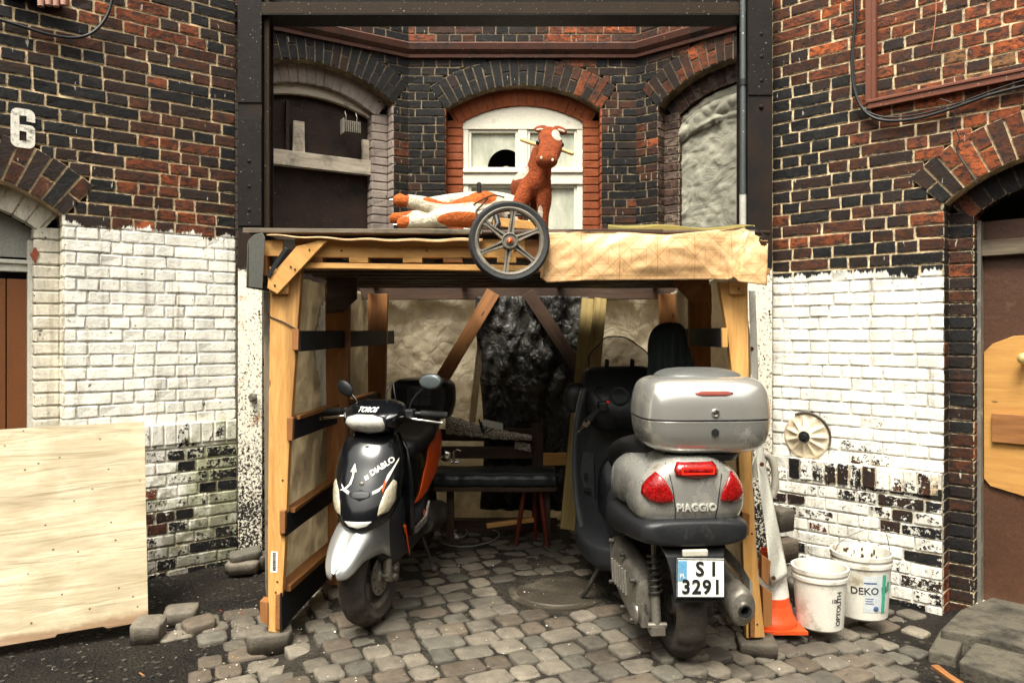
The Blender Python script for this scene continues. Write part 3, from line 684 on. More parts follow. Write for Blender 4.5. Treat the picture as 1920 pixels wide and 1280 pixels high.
# ================================================================ ground
m_dirt = NT('wet_black_dirt'); v = m_dirt.mapping((1, 1, 1), False); n1 = m_dirt.noise(v, 3, 10, .7); n2 = m_dirt.noise(v, 45, 8, .75); pb = m_dirt.vor(v, 60)
c = m_dirt.mix(m_dirt.mapr(n1, .35, .65), (.006, .0055, .005), (.032, .025, .018)); c = m_dirt.mix(m_dirt.mapr(n2, .62, .72, 0, .6), c, (.10, .085, .065))
c = m_dirt.mix(m_dirt.mapr(pb, .10, .22, .6, 0), c, (.07, .06, .045)); px_, py_, pz_ = m_dirt.xyz(); c = m_dirt.mix(m_dirt.math('MULTIPLY', m_dirt.mapr(px_, -1.35, -1.05), m_dirt.mapr(px_, 2.1, 1.5)), c, m_dirt.mix(1, m_dirt.mix(m_dirt.mapr(n1, .35, .65), (.022, .019, .014), (.075, .064, .048)), m_dirt.mix(m_dirt.mapr(n2, .4, .6), (.6, .6, .6), (1.3, 1.3, 1.3)), 'MULTIPLY'))
m_dirt = m_dirt.fin(c, m_dirt.mapr(n1, .35, .65, .6, .95), 0, m_dirt.bump(m_dirt.math('SUBTRACT', m_dirt.math('ADD', n1, n2), pb), 1.0, .03), **{'Specular IOR Level': .2})
g = G(); xs = [-60, -20, -6] + [-3.6 + i * .06 for i in range(121)] + [6, 20, 60]; ys = [-60, -20, -2, 1] + [2.4 + i * .06 for i in range(60)] + [6.5, 8, 20, 60]
def soil(x, y):
    z = ground(x, y) - .017 + .012 * mn.noise(Vector((x * 7, y * 7, 1))) + .006 * mn.noise(Vector((x * 23, y * 23, 1)))
    # inside the shelter the joints are packed full
    z += .010 * sm(3.6, 4.3, y) * (1 - sm(.8, 1.3, abs(x)))
    return z
nx = len(xs); g.add([(x, y, soil(x, y) if abs(x) < 5 and 1 < y < 6.6 else ground(x, y) - .03) for y in ys for x in xs], [(j * nx + i, j * nx + i + 1, (j + 1) * nx + i + 1, (j + 1) * nx + i) for j in range(len(ys) - 1) for i in range(nx - 1)])
g.obj('ground', m_dirt, None, smooth=True, M=Matrix(), auto=180, kind='structure')

def stone_mat(name='cobble_stone'):
    m = NT(name); x = m.tc; n1 = m.noise(x, 15, 9, .72); n2 = m.noise(x, 90, 6, .7); n3 = m.noise(x, 1.7, 6, .6)
    c = m.mix(m.mapr(n1, .3, .7), (.62, .62, .62), (1.35, 1.3, 1.25)); c = m.mix(1, m.attr('bcol'), c, 'MULTIPLY')
    c = m.mix(m.mapr(n3, .5, .68, 0, .6), c, (.03, .025, .019)); c = m.mix(m.mapr(n2, .66, .74, 0, .5), c, (.33, .30, .24))
    c = m.mix(m.mapr(n2, .3, .45, .55, 0), c, (.03, .026, .02)); return m.fin(c, m.mapr(n1, .3, .7, .5, .8), 0, m.bump(m.math('ADD', n1, m.math('MULTIPLY', n2, .5)), .9, .011))
m_cob = stone_mat()
def stone_col():
    k = random.uniform(.55, .95); b = random.choice([(.17, .15, .118), (.19, .17, .135), (.14, .125, .10), (.12, .112, .09), (.21, .185, .145), (.13, .105, .078), (.17, .15, .118)])
    return tuple(v_ * k for v_ in b)
def cobble(g, cx, cy, a, b, ang, zt, hgt=.09, rr=.030, n=20, tilt=None):
    """one worn sett: rounded block a x b"""
    e = random.uniform(3.6, 7); ca, sa = math.cos(ang), math.sin(ang); rings = []
    tx, ty = (random.uniform(-.03, .03), random.uniform(-.03, .03)) if tilt is None else tilt
    wob = [random.uniform(.94, 1.03) for _ in range(n)]
    g.col = stone_col(); g.rnd = random.random()
    for ins, dz in ((.004, -hgt), (0, -rr * 1.1), (rr * .12, -rr * .45), (rr * .5, -rr * .12), (rr * 1.2, 0), (min(a, b) * .36, .0035)):
        rg = []
        for k in range(n):
            t = 2 * math.pi * k / n; c, s_ = math.cos(t), math.sin(t)
            p = math.copysign(abs(c) ** (2 / e), c) * (a / 2 - ins) * wob[k]; q = math.copysign(abs(s_) ** (2 / e), s_) * (b / 2 - ins) * wob[k]
            z = zt + dz + tx * p + ty * q + (random.uniform(-.0012, .0012) if dz > -.02 else 0)
            rg.append((cx + p * ca - q * sa, cy + p * sa + q * ca, z))
        rings.append(rg)
    g.loft(rings)
def inside(x, y, poly):
    c = False; j = len(poly) - 1
    for i in range(len(poly)):
        if (poly[i][1] > y) != (poly[j][1] > y) and x < (poly[j][0] - poly[i][0]) * (y - poly[i][1]) / (poly[j][1] - poly[i][1]) + poly[i][0]: c = not c
        j = i
    return c
AREA = [(-1.22, 2.3), (-1.30, 3.1), (-1.42, 3.35), (-1.45, 3.62), (-1.78, 3.68), (-1.75, 3.95), (-1.45, 4.1), (-1.2, 4.4), (-1.2, 5.6), (1.5, 5.6), (1.6, 4.9), (2.0, 4.55), (2.3, 4.2), (2.15, 3.85), (1.98, 3.62), (1.85, 3.3), (2.0, 2.3)]
MAN = (.245, 4.06, .235)
g = G(); ANG = R(27); e = (math.cos(ANG), math.sin(ANG)); f = (-e[1], e[0]); rd = .138
for r_ in range(-50, 80):
    s_ = -6 + random.uniform(0, .1)
    while s_ < 8:
        L = random.choice([.11, .12, .125, .135, .14, .15, .17, .20]) + random.uniform(-.01, .01); sc = s_ + L / 2; q = r_ * rd
        bend = .05 * math.sin(sc * 1.3 + 1) + .03 * math.sin(sc * 3.1); x = sc * e[0] + (q + bend) * f[0]; y = sc * e[1] + (q + bend) * f[1]; s_ += L
        if not inside(x, y, AREA) or (x - MAN[0]) ** 2 + (y - MAN[1]) ** 2 < (MAN[2] + .07) ** 2: continue
        if random.random() < .025 and y < 4.2: continue
        sink = .005 * sm(3.9, 4.6, y) + (.012 if random.random() < .12 else 0)
        gap = random.uniform(.006, .016)
        cobble(g, x + random.uniform(-.006, .006), y + random.uniform(-.006, .006), L - gap, rd - gap, ANG + math.atan(.065 * math.cos(sc * 1.3 + 1)) + random.uniform(-.06, .06), ground(x, y) - sink + random.uniform(-.005, .005), rr=.012)
g.obj('cobblestone_paving', m_cob, None, smooth=True, M=Matrix(), auto=180, kind='structure')
# grit, flakes and litter
m_lit = NT('litter'); m_lit = m_lit.fin(m_lit.attr('bcol'), .7)
g = G()
for _ in range(1500):
    if random.random() < .5: x, y = random.uniform(-2.6, -1.0), random.uniform(3.0, 4.9)
    else: x, y = random.uniform(-2.3, 2.2), random.uniform(2.9, 5.4)
    s_ = random.uniform(.0015, .0045) * (1.7 if random.random() < .06 else 1)
    g.col = random.choice([(.5, .48, .40), (.32, .28, .2), (.12, .1, .07), (.10, .085, .06), (.2, .17, .12), (.65, .62, .55)]); 
    if random.random() < .012: g.col = (.6, .07, .02)
    if random.random() < .03: g.col = (.5, .25, .06)
    g.box((x, y, ground(x, y) + (.004 if inside(x, y, AREA) else -.022) ), (s_ * random.uniform(1, 2.4), s_ * 1.4, s_ * .6), Matrix.Rotation(random.uniform(0, 3), 4, 'Z'), s_ * .3)
for _ in range(900):
    x, y = (random.uniform(-2.7, -1.25), random.uniform(2.9, 4.8)) if random.random() < .75 else (random.uniform(1.6, 2.4), random.uniform(2.9, 3.9))
    s_ = random.uniform(.004, .013); k = random.uniform(.4, 1.3); g.col = (.045 * k, .038 * k, .03 * k); g.ball((x, y, soil(x, y) + s_ * .1), (s_ * random.uniform(.8, 1.5), s_, s_ * .7), 3)
g.obj('litter', m_lit, None, M=Matrix(), kind='stuff', label='grit and paint flakes scattered over dirt and cobbles', cat='litter')
# manhole cover
mh = thing('manhole_cover', 'worn patterned iron manhole cover set in the cobbles between the scooters', 'manhole cover', (MAN[0], MAN[1], ground(MAN[0], MAN[1]) - .012), ANG)
m_iron = basic('worn_iron', (.06, .05, .038), .55, .3, .3, 9, .3, 60, dirt=(.10, .085, .06), damt=.5)
g = G(); g.prism(arcp(0, 0, MAN[2] + .03, MAN[2] + .03, 0, 350, 35), -.03, .004, Matrix.Rotation(R(90), 4, 'X')); g.obj('outer_ring', m_iron, mh)
g = G(); g.lathe([(.012, .009), (MAN[2] - .02, .008), (MAN[2] - .012, .0), (MAN[2] - .012, -.02)], (0, 0, .002), n=40, cap=True)
for i in range(-9, 10):
    for j in range(-9, 10):
        if (i * i + j * j) * .022 ** 2 < (MAN[2] - .03) ** 2: g.box((i * .022, j * .022, .011), (.013, .006, .004), Matrix.Rotation(R(45 if (i + j) % 2 else -45), 4, 'Z'))
g.obj('patterned_lid', m_iron, mh)

# loose setts (each one can be picked up)
def loose(px, py, a, b, h_, ang, z, label, tilt=(0, 0), group=None, Y=None):
    Y = Y or F * (H - z) / (py - 625); x = X(px, Y)
    t = G(); cobble(t, 0, 0, a, b, 0, h_, h_, .014, 28, tilt); 
    return t.obj('paving_stone', m_cob, None, smooth=True, M=Matrix.Translation((x, Y, z)) @ Matrix.Rotation(R(ang), 4, 'Z'), auto=180, label=label, cat='paving stone', group=group)
loose(279, 1200, .15, .14, .10, 8, -.11, 'loose grey block standing on dirt just right of the leaning plywood', (0, .1))
loose(505, 1215, .21, .165, .095, 20, -.095, 'grey paving stone wedged under the front left shelter post')
loose(1418, 1224, .18, .16, .075, -8, -.115, 'dark paving stone under the front right shelter post')
loose(460, 1052, .19, .12, .07, 28, -.035, 'pale top brick of the small heap at foot of left column', (.12, .05))
loose(455, 1072, .2, .12, .07, 12, -.09, 'black brick lying lowest in the heap by left column')
loose(496, 1062, .12, .13, .09, 40, -.09, 'dark upright stone between left column and shelter post')
for (px, py, a, b, an, dz, ti, lb_) in [(340, 1168, .17, .14, 15, 0, (0, .05), 'outermost loose sett at the ragged left edge of the paving'),
                                   (373, 1192, .15, .14, 35, -.015, (.1, 0), 'dark sunken sett fallen from the paving edge')]:
    loose(px, py, a, b, .085, an, -.12 + dz, lb_, ti)
heap = [(1500, 1038, .12, .12, .10, 10, .0, 'tall grey stone at left end of the heap by the right wall'),
        (1548, 1052, .15, .13, .045, -15, .0, 'flat grey stone lying lowest behind the white buckets'),
        (1546, 1034, .145, .13, .075, 12, .045, 'chunky grey stone on top of the flat one behind the buckets'),
        (1524, 1040, .16, .13, .09, 30, .0, 'grey stone half hidden in middle of the heap'),
        (1520, 1012, .155, .12, .07, -20, .095, 'pale tilted stone topping the heap against the right wall'),
        (1470, 1040, .14, .13, .12, 5, .0, 'weathered stone beside hanging canvas strip near right column')]
for (px, py, a, b, h_, an, dz, lb_) in heap: loose(px, py, a, b, h_, an, -.10 + dz, lb_, (random.uniform(-.2, .2), random.uniform(-.15, .15)), Y=4.18 + (1530 - px) * .003 + (.1 if dz > .09 else 0))
loose(1462, 945, .13, .13, .13, 30, .22, 'round grey stone lodged high beside right column foot', Y=4.5)
loose(1470, 1000, .14, .13, .13, 10, .05, 'second grey stone lodged below it beside right column foot', Y=4.45)

# kerb slabs in front of the right door
m_slab = basic('worn_concrete_slab', (.085, .075, .056), .8, 0, .35, 6, .7, 40, dirt=(.022, .019, .015), damt=.46)
def slab(name, pts, z0, z1, label, cat):
    c = Vector((sum(p[0] for p in pts) / len(pts), sum(p[1] for p in pts) / len(pts), z0)); g = G(); n = len(pts)
    g.add([(x - c.x, y - c.y, 0) for x, y in pts] + [(x - c.x, y - c.y, z1 - z0 + random.uniform(-.006, .006)) for x, y in pts], [tuple(range(n - 1, -1, -1)), tuple(range(n, 2 * n))] + [(j, (j + 1) % n, (j + 1) % n + n, j + n) for j in range(n)])
    return g.obj(name, m_slab, None, M=Matrix.Translation(c), bevel=.012, bseg=3, label=label, cat=cat)
def gp(px, py, z):
    Y = F * (H - z) / (py - 625); return (X(px, Y), Y)
slab('door_step', [gp(1763, 1180, -.10), gp(1800, 1140, -.10), gp(1860, 1118, -.10), gp(2060, 1165, -.10), gp(2060, 1245, -.10), gp(1850, 1195, -.10)], -.24, -.10, 'cracked concrete step lying against the patched door', 'step')
slab('kerb_slab', [gp(1797, 1238, -.13), gp(1828, 1200, -.13), gp(1935, 1226, -.13), gp(2100, 1268, -.13), gp(2090, 1330, -.13), gp(1920, 1280, -.13)], -.26, -.13, 'rectangular concrete slab on dirt in the bottom right corner', 'slab')
slab('paving_slab', [gp(1740, 1216, -.14), gp(1765, 1175, -.14), gp(1812, 1185, -.14), gp(1792, 1228, -.14)], -.26, -.14, 'small square stone block between cobbles and corner slab', 'stone block')
# splinters
for a, b, wd, lb_ in (((1752, 1252), (1800, 1284), .035, 'short pale wood splinter on dirt near the corner slab'), ((252, 1258), (292, 1284), .018, 'thin brown stick on dirt at lower left')):
    A = Vector((*gp(*a, -.12), -.11)); B = Vector((*gp(*b, -.12), -.115)); board('wood_splinter', A, B, .014, wd, W_dull, None, label=lb_, cat='stick')
# unseen yard walls behind the viewer, added for darker reflections and less side light
m_yard = basic('yard_brick', (.10, .055, .035), .85, 0, .4, 3)
g = G(); g.box((0, -9.2, 3.2), (22, .4, 6.8)).obj('unseen_yard_wall', m_yard, None, kind='structure')
for sx in (-1, 1): G().box((sx * 9.5, -3.2, 3.2), (.4, 11.5, 6.8)).obj('unseen_yard_wall', m_yard, None, kind='structure')
# ================================================================ shelter of pallet wood
def tarp_mat(name, a, b, trans=.25, rough=.6, bst=.7, sheen=0):
    m = NT(name); v = m.mapping((1, 1, 1), False)
    n1 = m.noise(v, 2.6, 9, .62, 1.5); n2 = m.noise(v, 9, 7, .6, 1.0); cr = m.vor(m.mapping((6, 6, 4), False, m.n('VectorMath', operation='ADD').outputs[0]) if False else v, 7, 'DISTANCE_TO_EDGE')
    c = m.mix(m.mapr(n1, .32, .68), a, b); c = m.mix(m.mapr(n2, .56, .72, 0, .3), c, tint(a, .4)); v3 = m.n('VectorMath', operation='ADD'); m.lk(v, v3.inputs[0]); nn = m.n('TexNoise'); nn.inputs['Scale'].default_value = 3; m.lk(v, nn.inputs['Vector']); m.lk(nn.outputs['Color'], v3.inputs[1]); e1 = m.vor(v3.outputs[0], 5.5, 'DISTANCE_TO_EDGE'); e2 = m.vor(v3.outputs[0], 13, 'DISTANCE_TO_EDGE'); cr_ = m.math('MINIMUM', m.mapr(e1, 0, .12), m.mapr(e2, 0, .10, .55, 1)); c = m.mix(m.mapr(cr_, 0, .5, .16, 0), c, tint(a, .5))
    h = m.math('ADD', m.math('ADD', m.math('MULTIPLY', m.math('ABSOLUTE', m.math('SUBTRACT', n1, .5)), 1.5), m.math('MULTIPLY', n2, .5)), m.math('ADD', m.math('MULTIPLY', cr_, .22), m.math('MULTIPLY', m.noise(m.mapping((5, 5, .7), False), 1.6, 6, .6, .6), 1.6)))
    m.fin(c, m.mapr(n2, .3, .7, rough * .7, min(1, rough * 1.3)), 0, m.bump(h, bst, .03))
    if trans:
        t = m.n('BsdfTranslucent'); m.lk(c, t.inputs[0]); mx = m.n('MixShader'); mx.inputs[0].default_value = trans
        m.t.links.new(m.b.outputs[0], mx.inputs[1]); m.t.links.new(t.outputs[0], mx.inputs[2]); m.t.links.new(mx.outputs[0], m.out.inputs[0])
    return m.mat
M_tarp = tarp_mat('creased_beige_sheet', (.55, .48, .36), (.74, .67, .53), .68)
M_tdark = tarp_mat('dark_foil_sheet', (.025, .024, .022), (.07, .066, .058), 0, .30, .75)
M_twhite = tarp_mat('bright_gap_white', (.62, .60, .54), (.70, .68, .62), .4)

FY = 3.5
M_rimnail = basic('rusty_nail', (.05, .03, .02), .6, .3)
sh = thing('shelter', 'lean-to shelter of pallet wood with sheeting sides over the two scooters', 'shelter', (.02, 4.6, 0))
def crease(u, v, s, amp, dirx=1): 
    q = Vector((u * 3, v * 3, s)); r_ = mn.fractal(q, .7, 2.1, 5)
    return amp * (abs(r_) * .6 + .35 * abs(mn.noise(Vector((u * 9 + v * 4, v * 5, s + 4)))) + .35 * math.sin(u * 13 + 4 * mn.noise(Vector((u * 2, v * 2, s)))))
# front left post: a sawn, tapering plank on edge
plate('front_post', [(507, 536), (567, 440), (563, 540), (556, 640), (541, 860), (535, 1010), (527, 1160), (524, 1186), (503, 1183), (502, 1000), (504, 760)], FY, .045, W_fresh, sh, 90)
plate('corner_block', [(505, 500), (540, 510), (540, 551), (506, 551)], FY - .022, .02, W_fresh, sh)
plate('diagonal_brace', [(501, 540), (503, 522), (556, 462), (601, 450), (612, 452), (520, 551)], FY - .048, .024, W_fresh, sh, -42)
plate('strap', [(500, 513), (533, 463), (540, 466), (505, 522)], FY - .056, .006, M_black, sh)
plate('corner_board', [(494, 452), (530, 448), (530, 480), (495, 480)], FY - .022, .02, W_fresh, sh)
plate('edge_block', [(490, 478), (501, 478), (501, 517), (490, 516)], FY - .02, .05, W_dull, sh, 90)
plate('foot_block', [(487, 1126), (502, 1128), (502, 1172), (488, 1164)], FY - .01, .06, W_dull, sh, 90)
plate('side_batten', [(494, 552), (507, 545), (507, 800), (503, 1150), (497, 1100), (495, 760)], FY + .06, .04, W_grey, sh, 90)
# wedge of the lashing cord
G().tube([P(507, 594, FY - .003), P(530, 603, FY - .006), P(556, 617, FY - .006)], .003, 6).tube([P(503, 590, FY + .05), P(507, 594, FY - .003)], .003, 6).obj('lashing_cord', M_black, sh, world=True)
# front pallet beam of the roof
board('front_beam', P(555, 466, FY + .02), P(985, 467, FY + .02), .088, .045, W_fresh, sh, (0, 1, 0))
board('front_beam', P(985, 468, FY + .022), P(1436, 478, FY + .022), .09, .04, W_dull, sh, (0, 1, 0))
for px in (590, 675, 775, 850, 950, 1030, 1120): board('spacer_block', P(px - 18, 488.5, FY + .03), P(px + 18, 488.5, FY + .03), .026, .07, random.choice([W_fresh, W_dull, W_fresh]), sh, (0, 1, 0))
board('lower_slat', P(571, 498.5, FY + .015), P(1440, 510, FY + .015), .028, .06, W_fresh, sh, (0, 1, 0))
zr = H + 125 / 400
for k in range(7):     # pallet slats overhead
    yy = FY + .2 + k * .235; board('roof_slat', (-1.10, yy, zr + .012), (1.16, yy, zr + .012), .12 if False else .022, .13, W_dark, sh, (0, 1, 0))
for xx in (-1.0, -.35, .35, 1.05): board('roof_rafter', (xx, FY + .08, zr + .075), (xx, 5.7, zr + .075), .09, .045, W_dark, sh, (1, 0, 0))
def roof(u, v): x = -1.22 + 2.42 * u; y = FY - .03 + 1.6 * v; return (x, y, H + .47 + .012 * mn.noise(Vector((x * 2, y * 2, 0))))
sheet('roof_decking', roof, 12, 12, W_dark, sh, solid=.02)
board('roof_edge_board', P(462, 434, FY + .0), P(905, 437, FY + .0), .022, .10, W_grey, sh, (0, 1, 0))
board('roof_edge_board', P(905, 437, FY + .02), P(1240, 436, FY + .02), .02, .10, W_dark, sh, (0, 1, 0))
# mossy bark slab on top right
g = G(); g.loft([[P(1140 + 145 * i / 9 * 1.9, 428 + 3 * math.sin(i * 1.3) + i * .5 + dy, 3.62 + dz) for dy, dz in ((-5, .0), (-7 - 2 * math.sin(i), .04), (-5, .09), (6, .09), (5, 0))] for i in range(10)])
g.obj('mossy_plank', wood('mossy_wood', (.30, .22, .05), (.12, .11, .03), stain=.5), sh, world=True, bevel=.003)
# side posts
def vpost(name, x, y, z0, z1, w0, w1, th, mat, lean=0):
    g = G(); g.loft([[Vector((x + lean * t - w_ / 2, y - th / 2, z)), Vector((x + lean * t + w_ / 2, y - th / 2, z)), Vector((x + lean * t + w_ / 2, y + th / 2, z)), Vector((x + lean * t - w_ / 2, y + th / 2, z))] for t, z, w_ in ((0, z0, w0), (.5, (z0 + z1) / 2, (w0 + w1) / 2), (1, z1, w1))])
    o_ = sum((Vector(p) for p in g.v), Vector()) / len(g.v)
    M = frame(o_, o_ + Vector((0, 0, 1)), (0, 1, 0)); inv = M.inverted(); g.v = [tuple(inv @ Vector(p)) for p in g.v]
    return g.obj(name, mat, sh, M=M, bevel=.003)
vpost('side_post', X(634, 4.25), 4.25, -.02, 1.68, .10, .14, .05, W_dull)
vpost('side_post', X(704, 5.3), 5.3, -.02, 1.68, .10, .14, .05, W_dull, .02)
plate('corner_bracket', [(612, 520), (668, 520), (668, 560), (640, 585), (612, 588)], 4.18, .03, W_dark, sh)
vpost('side_post', X(1312, 4.3), 4.3, -.05, 1.68, .10, .13, .05, W_dull, .0)
vpost('side_post', X(1255, 5.3), 5.3, -.05, 1.68, .12, .15, .05, W_dull, .0)
plate('corner_bracket', [(1268, 522), (1330, 522), (1328, 565), (1300, 570), (1262, 530)], 4.22, .03, W_dull, sh, 35)
# front right post
plate('front_post', [(1348, 528), (1402, 534), (1404, 700), (1410, 900), (1420, 1060), (1434, 1194), (1400, 1196), (1392, 1000), (1384, 840), (1372, 690), (1362, 610)], FY, .045, W_fresh, sh, 90)
plate('corner_block', [(1367, 528), (1403, 528), (1401, 551), (1369, 551)], FY - .025, .024, W_fresh, sh)
plate('outer_block', [(1430, 1100), (1448, 1112), (1448, 1172), (1432, 1176)], FY + .02, .05, W_dull, sh, 90)
plate('outer_block', [(1392, 960), (1406, 964), (1405, 1004), (1392, 1000)], FY - .03, .03, W_dull, sh, 90)
plate('brace_stub', [(1428, 1040), (1446, 1052), (1440, 1098), (1428, 1084)], FY + .04, .04, W_dull, sh, 90)
# rails down the sides (boards faced with black)
def rail(ya, za, yb, zb, xa, xb, hgt, face=1):
    n = Vector((face, 0, 0)); a = Vector((xa, ya, za)); b = Vector((xb, yb, zb))
    board('side_rail', a, b, hgt, .022, W_dull, sh, n)
    o_ = n * .0145; board('rail_facing', a + o_, b + o_, hgt + .004, .006, M_blackrail, sh, n)
rail(FY - .01, 1.365, 5.55, 1.372, X(558, FY), X(733, 5.5), .092)
rail(FY - .01, .95, 5.3, .93, X(543, FY), X(704, 5.2), .095)
rail(FY - .01, .505, 5.3, .50, X(530, FY), X(700, 5.2), .10)
rail(FY - .01, .10, 5.3, .11, X(522, FY), X(695, 5.2), .17)
rail(FY - .01, 1.38, 5.0, 1.38, X(1357, FY), X(1262, 5.0), .088, -1)
rail(FY - .01, .93, 5.0, .93, X(1385, FY), X(1262, 5.0), .09, -1)
rail(FY - .01, .06, 5.0, .09, X(1410, FY), X(1262, 5.0), .16, -1)
for (x0, x1, y0, y1) in ((547, 560, 617, 656), (538, 549, 783, 826), (524, 535, 957, 1000)): plate('rail_end', [(x0, y0), (x1, y0), (x1 - 1, y1), (x0, y1)], FY - .028, .03, W_dull, sh, 90)
plate('rail_end', [(1354, 615), (1364, 615), (1365, 651), (1355, 651)], FY - .03, .03, W_fresh, sh, 90)
board('lower_ledge', (X(530, FY) - .01, FY + .05, .19), (X(650, 4.4), 4.6, .21), .03, .07, W_dull, sh, (1, 0, 0))
board('lower_ledge', (X(538, FY), FY + .05, .56), (X(690, 5.2), 5.2, .555), .02, .05, W_dull, sh, (1, 0, 0))
board('lower_ledge', (X(548, FY), FY + .05, 1.0), (X(700, 5.2), 5.2, .985), .02, .045, W_dull, sh, (1, 0, 0))
# sheeting
def left_s(u, v):
    y = FY + .05 + 2.15 * u; z = -.06 + 1.76 * v; return (-1.16 + .05 * u + crease(u * 2, v * 1.6, 3, .03), y, z)
def hole(u, v):
    y = FY + .05 + 2.15 * u; z = -.06 + 1.76 * v; a = (y - 4.62) / .29; b = (z - 1.28) / .34
    return a * a + abs(b) ** 2.6 + .25 * mn.noise(Vector((y * 6, z * 6, 1))) > 1
sheet('side_sheeting', left_s, 90, 80, M_tarp, sh, keep=hole)
sheet('bright_gap_sheet', lambda u, v: (-1.23 - .02 * math.sin(u * 9), 4.15 + 1.2 * u, .6 + 1.05 * v), 12, 12, M_twhite, sh)  # added white sheet, stands in for the brightness seen through the tear
sheet('side_sheeting', lambda u, v: (1.125 + .05 * u - crease(u * 2, v * 1.6, 8, .03) + .06 * (1 - v), FY + .07 + 2.1 * u, -.06 + 1.76 * v), 90, 80, M_tarp, sh)
BY = 5.62
def back_s(u, v): x = -1.12 + 2.32 * u; return (x, BY - crease(u * 2.6, v * 1.7, 6, .055), -.05 + 1.75 * v)
sheet('back_sheeting', back_s, 130, 100, M_tarp, sh)
def dark_s(u, v):
    xa, xb = (X(900, 5.5), X(1110, 5.5)); x = xa + (xb - xa) * u
    return (x + .03 * math.sin(v * 5), 5.46 - crease(u * 2.2, v * 2.5, 12, .06) - .05 * math.sin(math.pi * u), .12 + 1.55 * v)
sheet('dark_sheeting', dark_s, 90, 110, M_tdark, sh)
# light joint strip of the back sheeting, braces and back frame
board('joint_strip', P(902, 640, 5.44), P(884, 800, 5.44), .006, .05, M_tarp, sh, (1, 0, 0))
board('back_brace', P(925, 548, 5.42), P(822, 722, 5.30), .10, .03, W_dull, sh, (0, 1, 0))
board('back_brace', P(990, 548, 5.36), P(1100, 715, 5.36), .09, .03, W_dark, sh, (0, 1, 0))
board('back_header', (-1.12, 5.52, 1.70), (1.2, 5.52, 1.70), .10, .05, W_dark, sh, (0, 1, 0))
G().cyl(P(898, 637, 5.43), P(898, 637, 5.40), .012, .012, 12).obj('grommet', M_black, sh, world=True)
bp = P(0, 0, 5); 
# barcode sticker
bc = plate('barcode_sticker', [(508, 1033), (521, 1034), (520, 1073), (507, 1072)], FY - .0015, .0012, basic('sticker_paper', (.75, .73, .68), .5, 0, .03), sh, bevel=0)
g = G(); y = 1036
while y < 1069:
    h_ = random.choice([.7, 1.2, 1.8]); a, b = P(511, y, FY - .003), P(517, y + h_, FY - .003); g.box(((a.x + b.x) / 2, FY - .0019, (a.z + b.z) / 2), (b.x - a.x, .0006, a.z - b.z)); y += h_ + random.choice([.7, 1.1])
g.obj('printed_bars', M_black, bc, world=True)
# outside canvas strip
def canvas(u, v):
    top = (1404, 1414, 545, 3.66); l = [(1404, 545), (1413, 800), (1423, 900), (1436, 1000), (1446, 1097)]; r_ = [(1416, 545), (1425, 800), (1437, 880), (1460, 990), (1478, 1078)]
    t = v * 4; i = min(3, int(t)); f_ = t - i
    a = [l[i][k] + (l[i + 1][k] - l[i][k]) * f_ for k in (0, 1)]; b = [r_[i][k] + (r_[i + 1][k] - r_[i][k]) * f_ for k in (0, 1)]
    Y = 3.64 + .10 * u + .012 * math.sin(v * 20 + u * 4); return tuple(P(a[0] + (b[0] - a[0]) * u, a[1] + (b[1] - a[1]) * u, Y))
cv = thing('canvas_strip', 'pale canvas strip with rivets hanging down outside the right shelter post', 'canvas', (X(1440, 3.7), 3.7, .2))
sheet('canvas', canvas, 8, 40, basic('grey_canvas', (.56, .56, .50), .8, 0, .12, 5, .15, 90, dirt=(.25, .23, .18), damt=.56), cv)
for px, py in ((1409, 654), (1428, 870), (1450, 1083)): G().lathe([(.011, 0), (.011, -.004), (.004, -.004), (.004, 0)], P(px, py, 3.64), (0, 1, 0), 14, cap=True).obj('rivet', basic('rust_rivet', (.10, .03, .015), .6), cv, world=True)

